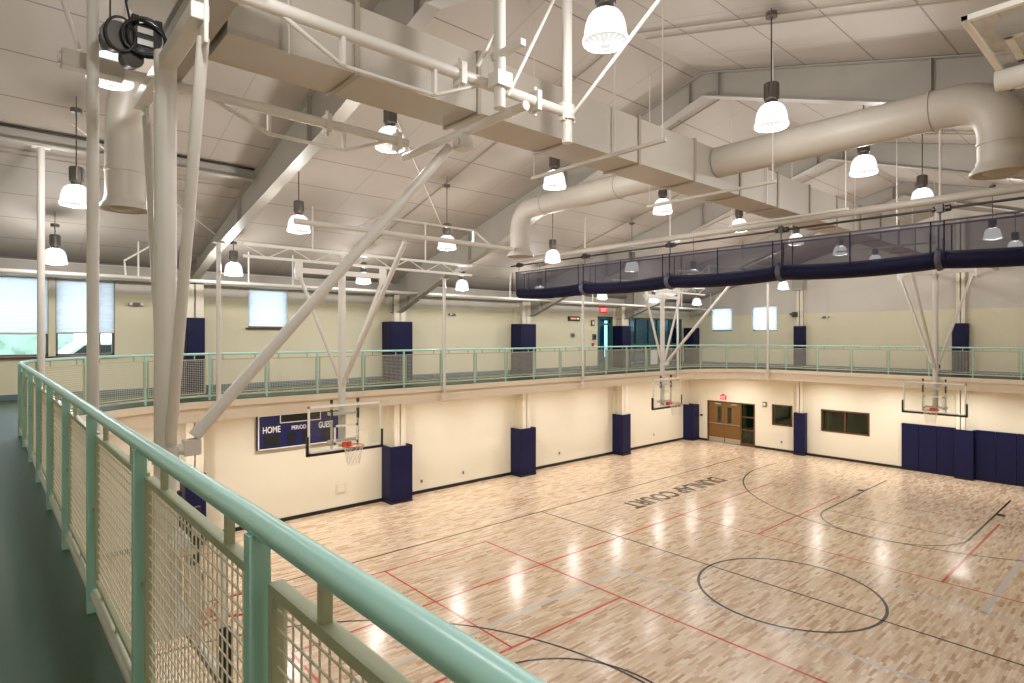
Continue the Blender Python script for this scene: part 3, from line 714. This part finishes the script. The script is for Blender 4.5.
# white pipe along the north eave with hanger rods
pp = thing('sprinkler_pipe', 'long white pipe hung just below the eave along the far wall', 'pipe', (12.7, 16.05, 6.85))
MB().tube((-14.6,0,0), (15,0,0), .045, 12).build('pipe', M['steel'], pp, smooth=True)
for x in (2.55-12.7, 5.0-12.7, 6.15-12.7, 9.0-12.7, 14-12.7, 18.5-12.7, 25-12.7, 14.9): MB().tube((x,0,.03), (x,0,roof(16.05)-6.86), .02, 8).build('hanger_rod', M['steel'], pp, smooth=True)
MB().path([(2.3-12.7,-.0,.04),(2.28-12.7,-.0,.38),(2.9-12.7,-.0,.84)], .022, 8).build('bent_rod', M['steel'], pp, smooth=True)

# ------------------------------------------------------------------ ducts
dz0, dz1, dy0, dy1 = 8.06, 8.73, 5.36, 6.0
du = thing('ridge_duct', 'long rectangular air duct under the roof ridge', 'duct', (11, 5.68, 8.06))
box(-9.5, 14.2, dy0-5.68, dy1-5.68, 0, dz1-dz0).build('duct_body', M['duct'], du)
for k in range(19):
    x = 2.68-11+1.51*(k-3)
    if x > 14.1: break
    if x < -9.4: continue
    m = MB()
    m.box(x-.025, x+.025, dy0-5.68-.028, dy0-5.68, -.028, dz1-dz0+.028).box(x-.025, x+.025, dy1-5.68, dy1-5.68+.028, -.028, dz1-dz0+.028)
    m.box(x-.025, x+.025, dy0-5.68, dy1-5.68, -.028, 0).box(x-.025, x+.025, dy0-5.68, dy1-5.68, dz1-dz0, dz1-dz0+.028)
    m.build('seam_flange', M['seamm'], du)
for k in range(6):
    x = -9+4.6*k
    MB().tube((x,-.36,-.03), (x,-.36,1.7), .012, 6).build('hanger_rod', M['steel'], du); 
def elbow(p0, p1, p2, rad, n=8):
    """p0 -> p1 corner -> p2 with a round bend"""
    p0, p1, p2 = Vector(p0), Vector(p1), Vector(p2); a = (p0-p1).normalized(); b = (p2-p1).normalized()
    s, e = p1+a*rad, p1+b*rad; return [p0]+[((1-t)**2)*s+2*t*(1-t)*p1+t*t*e for t in [i/n for i in range(n+1)]]+[p2]
def round_duct(label, pts, r, zb, xy, coll):
    t = thing('round_duct', label, 'duct', (xy[0], xy[1], zb)); L0 = Vector((xy[0], xy[1], zb))
    MB().path([Vector(p)-L0 for p in pts], r, 28).build('duct_body', M['duct'], t, smooth=True)
    rr = MB().lathe([(r-.02,.12),(r+.015,.12),(r+.015,.08),(r+.08,.0),(r+.08,-.035),(r+.05,-.035),(r+.02,.01),(r-.02,.05)], 32).build('diffuser_rim', M['duct'], t, smooth=True)
    MB().lathe([(0.001,-.03),(r*.55,-.045),(r*.8,-.01),(r*.8,.0),(0.001,.0)], 28).build('diffuser_cone', M['seamm'], t, smooth=True)
    for c in coll: 
        c0, dr = Vector(c[0])-L0, Vector(c[1]); MB().tube(c0-dr*.018, c0+dr*.018, r+.012, 28).build('joint_band', M['duct'], t, smooth=True)
    return t
round_duct('round white duct branching right from the ridge duct to a drop outlet', elbow((9.45,5.34,8.5), (9.45,1.5,8.5), (9.45,1.5,7.6), .55), .26, 7.55, (9.45,1.5), [((9.45,2.25,8.5),(0,1,0)), ((9.45,1.5,7.9),(0,0,1))])
round_duct('round white duct behind the ridge duct dropping above the curtain end', elbow((9.45,6.02,8.5), (9.45,10.46,8.5), (9.45,10.46,7.45), .55), .24, 7.42, (9.45,10.46), [((9.45,9.6,8.5),(0,1,0)), ((9.45,10.46,8.0),(0,0,1)), ((9.45,7.5,8.5),(0,1,0))])
round_duct('round white duct drop at upper left behind the basket mast', elbow((1.42,8.0,9.35), (1.5,10.5,8.8), (1.5,10.5,7.45), .5), .26, 7.42, (1.5,10.5), [((1.5,10.5,7.95),(0,0,1))])

# ------------------------------------------------------------------ pendants
DZ = .27
def pendant_meshes():
    out = [(.08,.283),(.105,.28),(.135,.262),(.163,.225),(.183,.175),(.195,.115),(.2,.06),(.203,.04),(.214,.028),(.217,.0),(.212,-.012),(.2,-.01)]
    d = MB().lathe(out, 32).build('dome_shade', M['dome'], None, smooth=True)
    l = MB().lathe([(.2,-.012),(.16,-.028),(.09,-.04),(.04,-.045),(.001,-.046)], 32)
    l = l.build('ribbed_lens', M['lens'], None, smooth=True)
    rb = MB()
    for k in range(20):
        t = 2*PI*k/20; c, s = math.cos(t), math.sin(t)
        rb.bar((.05*c,.05*s,-.048), (.192*c,.192*s,-.02), .007, .005)
    rb.path([(.2*math.cos(2*PI*k/28), .2*math.sin(2*PI*k/28), -.014) for k in range(28)], .006, 6, closed=True)
    rb = rb.build('lens_ribs', M['rib'], None)
    h = MB().lathe([(.001,.56),(.085,.56),(.09,.55),(.09,.35),(.08,.34),(.08,.325),(.062,.315),(.062,.29),(.09,.282),(.001,.282)], 20)
    for k in range(8):
        t = 2*PI*k/8; h.bar((.092*math.cos(t),.092*math.sin(t),.355), (.092*math.cos(t),.092*math.sin(t),.545), .02, .012, (math.cos(t),math.sin(t),0))
    h = h.build('ballast_housing', M['grey'], None, smooth=True)
    r = [d.data, l.data, h.data, rb.data]
    for o in (d, l, h, rb): bpy.data.objects.remove(o)
    return r
PM = pendant_meshes()
can_me = None
def pendant(label, x, y, z, zc, group):
    t = thing('pendant_light', label, 'pendant light', (x, y, z), 0, group)
    for nm, me in zip(('dome_shade', 'ribbed_lens', 'ballast_housing', 'lens_ribs'), PM):
        o = bpy.data.objects.new(nm, me); C.objects.link(o); o.parent = t
    MB().tube((0,0,.56), (0,0,zc-z-.02), .009, 6).build('cord', M['cord'], t)
    MB().tube((0,0,zc-z-.03), (0,0,zc-z+.03), .075, 14).build('canopy', M['grey'], t, smooth=True)
    MB().tube((0,0,zc-z+.03), (0,0,roof(y)-z), .006, 6).build('drop_rod', M['cord'], t)
    ld = bpy.data.lights.new('lamp_light', 'POINT'); ld.energy = LAMP_W; ld.color = (1, .98, .955); ld.shadow_soft_size = .09
    lo = bpy.data.objects.new('lamp_light', ld); C.objects.link(lo); lo.parent = t; lo.location = (0,0,.13)
    return t
LAMP_W = 215
LX = [.95+3.38*k for k in range(8)]
rows = [(3.6, 8.26, 9.72, 'in the row before the ridge duct'), (7.6, 8.22, 9.85, 'in the row behind the ridge duct'),
        (11.0, 7.47, 8.88, 'in the second row from the far wall'), (15.0, 6.97, 7.72, 'in the row above the far track railing')]
words = ['first', 'second', 'third', 'fourth', 'fifth', 'sixth', 'seventh', 'eighth']
for y, z, zc, nm in rows:
    for k, x in enumerate(LX):
        if y == 3.6 and k in (0, 5): continue
        nmk = f'dome pendant light, {words[k-((1 if k < 5 else 2) if y == 3.6 else 0)]} from the left {nm}'
        pendant(nmk, x, y, z, zc, 'dome pendants in rows under the roof')
for k in range(2): pendant('white dome pendant light out of view over the near side of the court', LX[0]+3.38*k-(0 if k else .5), -.6, 7.58, 8.6, 'dome pendants out of view over the near side')  # unseen pendants added so light reaches the near rail and mast
pendant('white dome pendant light out of view above the foreground railing', LX[0], 3.6, 8.26, 9.72, 'dome pendants out of view over the near side')  # one more unseen pendant, added to light the foreground

# downlights in the track soffit
def downlight(label, x, y, w=42):
    t = thing('recessed_downlight', label, 'downlight', (x, y, 3.556), 0, 'round downlights under the track')
    MB().lathe([(.001,-.004),(.09,-.004),(.09,0),(.001,0)], 20).build('lens', M['down'], t)
    MB().lathe([(.09,0),(.115,0),(.115,-.012),(.09,-.012),(.09,0)], 20).build('trim_ring', M['white'], t, smooth=True)
    ld = bpy.data.lights.new('downlight_light', 'AREA'); ld.shape = 'DISK'; ld.size = .2; ld.energy = w; ld.color = (1, .972, .925); ld.spread = math.radians(165)
    lo = bpy.data.objects.new('downlight_light', ld); C.objects.link(lo); lo.parent = t; lo.location = (0,0,-.02)
for i, x in enumerate((3.2, 6.1, 8.6, 11.6, 14.2, 17.2, 19.9, 22.9, 25.6)):
    downlight(f'{ords[i]} round downlight from the left in the soffit above the scoreboard wall', x, 15.9)
for i, y in enumerate((14.6, 10.5, 8.0, 5.5, 2.6)):
    downlight(f'{ords[i]} round downlight from the left in the soffit above the doors wall', 26.75, y)
for y in (0, 5, 10): downlight('round downlight out of view under the near track', -.9, y)  # unseen downlights added to bring light from the near end

# ------------------------------------------------------------------ basketball backstops
def net_mb(r0, r1, z0, z1, n=12, rows_=5):
    mb = MB()
    def P(k, j):
        t = 2*PI*(k+.5*(j % 2))/n; q = j/rows_; r = r0+(r1-r0)*(q**.7); return Vector((r*math.cos(t), r*math.sin(t), z0+(z1-z0)*q))
    for j in range(rows_):
        for k in range(n):
            a = P(k, j)
            for kk in ((k, k-1) if j % 2 == 0 else (k, k+1)): mb.tube(a, P(kk, j+1), .004, 4)
    return mb
def backstop(label, loc, rz, ztop, brace_top=(2.7, 7.7), group='overhead basketball backstops', brace=True, ptop=7.955):
    t = thing('basketball_backstop', label, 'basketball hoop', loc, rz, group)
    MB().tube((-.22,0,2.95), (-.22,0,ztop+.1), .085, 20).build('mast', M['steel'], t, smooth=True)
    cb = MB().box(-.28, -.16, -1.12, 1.12, ztop-.06, ztop+.06)
    for s in (-1, 1): cb.box(-.2, -.17, s*1.05-.09, s*1.05+.09, ztop-.22, ptop)
    cb.build('cross_beam', M['steel'], t, bevel=.008)
    for s in (-1, 1):
        MB().tube((-.18, s*1.03, ztop-.14), (-.2, s*.1, 4.62), .042, 12).build('side_brace', M['steel'], t, smooth=True)
    if brace:
        b = MB().tube((.0,0,4.62), (brace_top[0],0,brace_top[1]), .054, 14).build('fold_brace', M['steel'], t, smooth=True)
        MB().tube((-.3,0,4.52), (.0,0,4.52), .045, 12).box(-.09, .05, -.045, -.03, 4.46, 4.6).box(-.09, .05, .03, .045, 4.46, 4.6).build('brace_clamp', M['steel'], t, bevel=.01)
        MB().tube((-.31,.1,4.58),(-.31,.1,4.44),.02,8).build('clamp_bolt', M['darkm'], b)
    cl = MB().tube((-.22,0,4.42), (-.22,0,4.56), .1, 20).build('mast_collar', M['steel'], t, smooth=True)
    # board
    box(-.012, .0, -.9, .9, 2.92, 3.95).build('glass_board', M['glassb'], t)
    f = MB(); e = .045
    for y in (-.915, .915-e): f.box(-.03, .012, y, y+e, 2.9, 3.97)
    for z in (2.9, 3.97-e): f.box(-.03, .012, -.915, .915, z, z+e)
    f.build('board_frame', M['white'], t, bevel=.004)
    f = MB(); e = .05
    for y in (-.305, .305-e): f.box(.0005, .004, y, y+e, 3.05, 3.5)
    for z in (3.05, 3.5-e): f.box(.0005, .004, -.305, .305, z, z+e)
    f.build('target_square', M['white'], t)
    p = MB().box(-.045, .035, -.95, .95, 2.85, 2.912)
    for s in (-1, 1): p.box(-.045, .035, s*.905, s*.955, 2.85, 3.3)
    if brace: p.build('edge_padding', M['black'], t, bevel=.01)
    for y in (-.33, .33) if brace else ():
        b_ = box(-.09, -.035, y-.018, y+.018, 2.95, 4.06).build('mount_bar', M['steel'], t)
        for z0, z1 in ((3.62, 3.86), (4.0, 4.09)): box(-.1, -.03, y-.02, y+.02, z0, z1).build('bar_clip', M['darkm'], b_)
    for z in (3.1, 3.75) if brace else (): box(-.22, -.06, -.36, .36, z-.035, z+.035).build('mount_arm', M['steel'], t)
    if not brace: return t
    rim = MB().path([(.15+.23+.23*math.cos(2*PI*k/32), .23*math.sin(2*PI*k/32), 3.05) for k in range(32)], .011, 10, closed=True)
    rim.box(0.004, .05, -.11, .11, 2.97, 3.09).prism([(.04,-.09,3.045),(.17,-.05,3.045),(.17,.05,3.045),(.04,.09,3.045)], (0,0,3.045), (0,0,3.03))
    for s in (-1, 1): rim.bar((.04, s*.08, 2.98), (.2, s*.13, 3.04), .015, .015)
    rm = rim.build('rim', M['orange'], t, smooth=True)
    n = net_mb(.225, .14, 0, -.42).build('net', M['net'], rm); n.location = (.38, 0, 3.045)
    return t
backstop('white overhead backstop in the left foreground seen from behind its backboard', (1.32, YC, 0), 0, 7.78)
backstop('white overhead backstop in front of the scoreboard', (6.24, 13.0, -.07), -PI/2, 7.05, (2.65, 7.47), ptop=7.235)
backstop('white overhead backstop at the far corner beside the double doors', (19.13, 12.9, -.07), -PI/2, 7.05, (2.65, 7.47), ptop=7.235)
backstop('white overhead backstop facing the court on the gable wall side', (24.5, YC+.07, -.08), PI, 7.8, (2.6, 7.78), ptop=8.01)
fb = backstop('folded up glass backstop at the top right corner', (6.2, 0, 0), 0, 6.98, brace=False)
# local x (front) -> up, local z -> -Y, local y -> X ; pivot (ztop) at y=-3, z=7.75
fb.matrix_world = Matrix(((0,1,0,6.2), (0,0,-1,3.98+.0), (1,0,0,7.8), (0,0,0,1))) if False else Matrix(((0,-1,0,6.2), (0,0,-1,3.98), (1,0,0,7.8), (0,0,0,1)))

# ------------------------------------------------------------------ backstop pipes, trusses, joists
def pipe_truss(label, xa, xb, y, z, xs, drop, r=.055, extra=None):
    """pipe along X with a bent truss rod: xs = rod start, post, post, rod end; drop<0 rod below, >0 above"""
    t = thing('support_pipe', label, 'pipe', ((xa+xb)/2, y, z)); o = (xa+xb)/2
    MB().tube((xa-o,0,0), (xb-o,0,0), r, 16).build('pipe', M['steel'], t, smooth=True)
    a, b, c, d = [q-o for q in xs]
    MB().path([(a,0,.03*(-1 if drop < 0 else 1)), (b,0,drop), (c,0,drop), (d,0,.03*(-1 if drop < 0 else 1))], .02, 10).build('truss_rod', M['steel'], t, smooth=True)
    for q in (b, c): MB().bar((q,0,0), (q,0,drop), .06, .03, (1,0,0)).build('strut', M['steel'], t)
    if xa == .45: MB().box(xa-o+.02, xa-o+.5, -.075, .075, -.075, .075).build('end_sleeve', M['duct'], t, bevel=.008)
    for q in (extra or ()): 
        MB().box(q-o-.03, q-o+.03, -r-.02, r+.02, -r-.05, r+.05).tube((q-o,0,-r-.1), (q-o,0,r+.1), .02, 8).build('pipe_clamp', M['steel'], t)
    return t
pipe_truss('white support pipe with bent truss rod crossing the top of the view', -2.1, 4.79, 4.63, 8.02, (1.68, 2.19, 3.1, 3.65), -.28, .055, (3.4, 4.4))
pipe_truss('white support pipe with truss rod just beyond the ridge duct at left', 0.45, 4.1, 6.75, 8.02, (1.73, 2.32, 3.21, 3.8), -.27, .055, (3.0, 3.95))
pipe_truss('white support pipe with raised truss rod above the left backboard', 4.02, 9.12, 10.4, 7.53, (5.2, 5.7, 8.0, 8.5), .3, .05)
pipe_truss('white support pipe with raised truss rod above the corner basket', 16.12, 22.08, 10.4, 7.53, (17.3, 17.8, 20.5, 21), .3, .05)
pipe_truss('near white support pipe over the far gable basket', 21.9, 28.2, 4.63, 8.0, (22.3, 22.7, 23.6, 24.0), -.28)
pipe_truss('far white support pipe over the far gable basket', 21.9, 28.2, 6.75, 8.0, (22.3, 22.7, 23.6, 24.0), -.28)
def joist(label, xa, xb, y, z0, z1):
    t = thing('lattice_joist', label, 'truss', ((xa+xb)/2, y, z0)); o = (xa+xb)/2
    for z in (0, z1-z0): box(xa-o, xb-o, -.035, .035, z-.03, z+.03).build('chord', M['steel'], t)
    n = int((xb-xa)/.5); w = MB()
    for i in range(n):
        x0, x1 = xa-o+(xb-xa)*i/n, xa-o+(xb-xa)*(i+1)/n
        w.tube((x0,0,0 if i % 2 else z1-z0), (x1,0,z1-z0 if i % 2 else 0), .014, 6)
    w.build('web_bars', M['steel'], t)
    for q in (.25, .75): MB().tube(((xb-xa)*(q-.5),0,z1-z0), ((xb-xa)*(q-.5),0,roof(y)-z0), .02, 8).build('hanger_rod', M['steel'], t, smooth=True)
joist('white lattice joist above the scoreboard backboard', 4.0, 10.1, 13.22, 7.2, 7.46)
joist('white lattice joist above the corner basket', 16.1, 22.1, 13.12, 7.2, 7.46)
# cross pipe tying the two near pipes, with its uprights and sway rods
t = thing('cross_pipe', 'white cross pipe tying the two support pipes above the court', 'pipe', (4.15, 5.6, 7.88))
MB().tube((0,-1.1,0), (0,1.3,0), .05, 14).build('pipe', M['steel'], t, smooth=True)
MB().tube((-.1,0,-.12), (.1,0,-.12), .05, 12).box(-.08,.08,-.1,.1,-.2,-.04).build('brace_clamp', M['steel'], t)
t = thing('pipe_hanger', 'short thick hanger post with bracket on the near support pipe', 'post', (3.78, 4.49, 7.75))
MB().tube((0,0,0), (0,0,1.35), .06, 14).build('post', M['steel'], t, smooth=True)
MB().box(-.09, .09, -.09, .07, .2, .34).box(-.03,.03,-.35,.1,.5,.56).build('bracket', M['steel'], t)
MB().tube((.08,-.03,.14), (1.0,.05,1.75), .02, 8).build('sway_rod', M['steel'], t, smooth=True)
MB().path([(-.2,.1,.39),(-.06,.02,.72)], .022, 8).build('knee_rod', M['steel'], t, smooth=True)
t = thing('pipe_hanger', 'tall white hanger post at the end of the near support pipe', 'post', (4.9, 4.63, 7.68))
MB().tube((0,0,0), (0,0,roof(4.63)-7.68), .058, 16).build('post', M['steel'], t, smooth=True)
MB().tube((0,0,.26), (0,0,.42), .085, 16).box(-.1,.1,-.03,.03,.24,.44).build('clamp_collar', M['steel'], t)
MB().tube((.03,-.03,.3), (.15,-1.55,1.5), .02, 10).build('sway_rod', M['steel'], t, smooth=True)
# header beam and winch of the near backstop
t = thing('header_beam', 'painted box beam above the near basket mast', 'beam', (1.33, YC, 8.08))
box(-.12, .12, -1.3, 1.1, .0, .25).build('beam', M['frame'], t, bevel=.01)
MB().box(-.15, .15, -1.3, 1.1, .25, .27).build('flange', M['frame'], t)
w = thing('winch', 'black electric hoist winch with cable coils above the near basket', 'winch', (.97, 6.1, 8.09))
MB().tube((.05,.12,.03), (.06,-.12,.02), .14, 18).build('motor', M['black'], w, smooth=True)
MB().tube((-.22,.1,-.03), (-.2,-.1,-.05), .12, 20).tube((-.2,-.1,-.05),(-.198,-.12,-.052),.15,20).build('drum', M['darkm'], w, smooth=True)
MB().tube((-.08,.05,-.2), (-.06,-.1,-.22), .1, 18).build('gear_housing', M['darkm'], w, smooth=True)
MB().path([(.05+.17*math.cos(k*PI/10), -.15, .0+.2*math.sin(k*PI/10)) for k in range(20)], .017, 8, closed=True).path([(.03+.2*math.cos(k*PI/10), -.18+.03*math.sin(k*PI/5), -.02+.17*math.sin(k*PI/10)) for k in range(20)], .017, 8, closed=True).path([(-.18+.13*math.cos(k*PI/10), -.16, -.04+.17*math.sin(k*PI/10)) for k in range(20)], .014, 8, closed=True).build('cable_coil', M['black'], w, smooth=True)
for z_ in (.07, -.05): box(-.03,.11,-.145,-.122,z_-.03,z_+.03).build('rating_plate', M['chrome'], w)
for x_ in (-.04, .17): box(x_-.035,x_+.035,-.1,.06,.12,.24).build('mount_bracket', M['black'], w, bevel=.01)
MB().path([(-.05,0.05,.12),(-.1,.08,.42),(-.03,.05,.6),(-.05,.08,1.2),(-.05,.1,1.6)], .012, 8).build('power_cable', M['black'], w, smooth=True)
w.scale = (.84, .84, .84)
# small strut at upper left
tag(MB().tube((.61,6.75,8.14), (-.03,6.78,roof(6.75)-.02), .022, 10).build('sway_brace', M['steel'], None, smooth=True), 'slanting brace rod rising from the pipe end at the upper left', 'brace')

# ------------------------------------------------------------------ divider curtain
cu = thing('divider_curtain', 'rolled up navy divider curtain with grey mesh hanging over mid court', 'curtain', (XC, 6, 6.76))
yb_ = [14.36, 11.5, 8.63, 5.82, 2.94, .05, -2.85]
def sag(y):
    for a, b in zip(yb_[:-1], yb_[1:]):
        if a >= y >= b:
            q = (a-y)/(a-b); return .06*4*q*(1-q)
    return 0
n = 120; ys = [14.36+(-2.85-14.36)*i/n for i in range(n+1)]
for xo, nm in ((-.16, 'mesh_front'), (.3, 'mesh_back')):
    vs = []; fs = []
    for i, y in enumerate(ys):
        wv = .012*math.sin(y*7)
        vs += [(xo+wv, y-6, 7.55-6.76), (xo+wv*1.6+.02, y-6, 7.25-6.76), (xo+.05, y-6, 6.93-6.76-sag(y)*.6)]
        if i:
            k = 3*i; fs += [(k-3, k-2, k+1, k), (k-2, k-1, k+2, k+1)]
    MB().add(vs, fs).build('mesh_panel', M['mesh'], cu, smooth=True)
for xo in (-.16, .3): MB().tube((xo, 14.36-6, 7.555-6.76), (xo, -2.85-6, 7.555-6.76), .018, 8).build('top_hem', M['strap'], cu, smooth=True)
# end closing mesh
MB().add([(-.16,8.36,.79),(.3,8.36,.79),(.28,8.36,.14),(-.12,8.36,.14)], [(0,1,2,3)]).build('mesh_panel', M['mesh'], cu)
rp = []
for y in ys: rp.append((.08, y-6, .13-sag(y)))
MB().path(rp, [.24 if i not in (0, n) else .21 for i in range(n+1)], 18, ry=.165).build('curtain_roll', M['curt'], cu, smooth=True)
for k, y in enumerate(yb_):
    for dy in (-.1, .1):
        o = MB()
        for xo in (-.18, .34): o.box(xo-.004, xo+.004, y-6+dy-.012, y-6+dy+.012, .1, .8)
        o.build('lift_strap', M['curt'], cu)
    if 0 < k < 6:
        o = MB().path([(.08+.275*math.cos(2*PI*j/20), y-6, .13+.19*math.sin(2*PI*j/20)) for j in range(20)], .05, 4, closed=True, ry=.008)
        o.build('roll_strap', M['strap'], cu)
    if k < 6:
        ym = (y+yb_[k+1])/2
        MB().tube((-.18, ym-6, .16), (-.18, ym-6, .78), .012, 6).build('draw_cord', M['curt'], cu)
cp = thing('curtain_pipe', 'long white pipe carrying the divider curtain', 'pipe', (XC, 6, 7.97))
MB().tube((0, 8.6, 0), (0, -11, 0), .075, 16).build('pipe', M['duct'], cp, smooth=True)
for y in yb_:
    if y != 5.82: MB().tube((0,y-6,.07), (0,y-6,roof(y)-7.99), .02, 8).build('hanger_rod', M['steel'], cp, smooth=True)
sh = thing('curtain_drive_shaft', 'thin drive shaft with clamps below the curtain pipe', 'shaft', (XC, 6, 7.8))
MB().tube((0, 8.75, 0), (0, -11, 0), .024, 10).build('shaft', M['darkm'], sh, smooth=True)
for y in yb_:
    MB().box(-.05,.05,y-6-.05,y-6+.05,-.06,.085).tube((0,y-6-.16,0),(0,y-6-.08,0),.06,12).tube((0,y-6+.08,0),(0,y-6+.12,0),.05,12).build('bearing_clamp', M['darkm'], sh)
    MB().tube((0,y-6,-.05), (0,y-6,-.25), .012, 6).build('lift_cable', M['cord'], sh)

# ------------------------------------------------------------------ conduits on the roof underside
def conduit(label, pts, r=.014):
    o = MB().path(pts, r, 8).build('conduit', M['seamm'], None, smooth=True); tag(o, label, 'conduit', 'thin conduits on the roof underside'); return o
bays = ['above the near basket brace', 'above the left backboard', 'beside the dropping round duct', 'just left of the curtain', 'beyond the curtain']
for i, x in enumerate((4.37, 7.73, 11.1, 14.5, 17.9)):
    conduit(f'thin conduit running up the far roof slope {bays[i]}', [(x+.12, y, roof(y)-.03) for y in (15.0, 11, 6.1)])
for i, x in enumerate((7.73, 11.1, 14.5)):
    conduit(f'thin conduit running down the near roof slope, {words[i]} from the left', [(x+.12, y, roof(y)-.03) for y in (5.9, 3.6, -3)])
    conduit(f'second parallel conduit on the near roof slope, {words[i]} pair from the left', [(x+.4, y, roof(y)-.03) for y in (5.9, 3.6, -3)])
for i, (ya, xa, xb, lb) in enumerate(((9.2, 4.2, 10, 'thin conduit lengthwise across the second roof bay'), (12.9, -2, 3.9, 'thin conduit lengthwise at the upper left roof bay'), (8.7, 10.3, 16, 'thin conduit lengthwise across the third roof bay'))):
    conduit(lb, [(xa, ya, roof(ya)-.04), (xb, ya, roof(ya)-.04)])
# trapeze bars carrying the ridge duct
for i, x in enumerate((6.2, 9.15, 12.15, 15.15, 18.15)):
    t = thing('duct_trapeze', f'{ords[i]} trapeze bar from the left under the ridge duct', 'hanger', (x, 5.4, 7.9), 0, 'trapeze bars under the ridge duct')
    box(-.022, .022, -1.2, 1.2, -.022, .022).build('bar', M['duct'], t)
    for y in (-1.15, 1.15): MB().tube((0,y,.02), (0,y,roof(5.4+y)-7.9), .008, 6).build('hanger_rod', M['steel'], t)
# diagonal rod bracing in the first bays
def rod(label, p, q): tag(MB().tube(p, q, .012, 8).build('brace_rod', M['steel'], None, smooth=True), label, 'rod', 'diagonal roof brace rods')
rod('diagonal brace rod under the roof left of the first frame', (.9, 11.2, roof(11.2)-.3), (3.9, 14.6, roof(14.6)-.35))
rod('diagonal brace rod under the roof beyond the ridge duct', (4.2, 8.0, roof(8)-.25), (9.9, 13.9, roof(13.9)-.3))

# ------------------------------------------------------------------ world, camera, view
wd = bpy.data.worlds.new('overcast_sky'); scn.world = wd; wd.use_nodes = True
bg = wd.node_tree.nodes['Background']; bg.inputs[0].default_value = (.80, .90, 1, 1); bg.inputs[1].default_value = 3.6
cam = bpy.data.cameras.new('camera'); co = bpy.data.objects.new('camera', cam); C.objects.link(co); scn.camera = co
cam.sensor_fit = 'HORIZONTAL'; cam.sensor_width = 36; cam.lens = 591.8/1024*36
cam.shift_y = -(341.5-336.3)/1024
cam.clip_start = .05; cam.clip_end = 200
yaw = math.radians(48.70)          # angle from camera forward to +X, clockwise
fwd = Vector((math.cos(yaw), math.sin(yaw), 0))
co.location = (0, 0, 5.49)
co.rotation_euler = (PI/2, 0, math.atan2(fwd.y, fwd.x)-PI/2)
vs_ = scn.view_settings; scn.display_settings.display_device = 'sRGB'
vs_.view_transform = 'Standard'; vs_.look = 'None'; vs_.gamma = 1; vs_.use_curve_mapping = False; vs_.exposure = 0.14
scn.cycles.max_bounces = 8; scn.cycles.diffuse_bounces = 5; scn.cycles.transparent_max_bounces = 24
scn.cycles.sample_clamp_indirect = 6
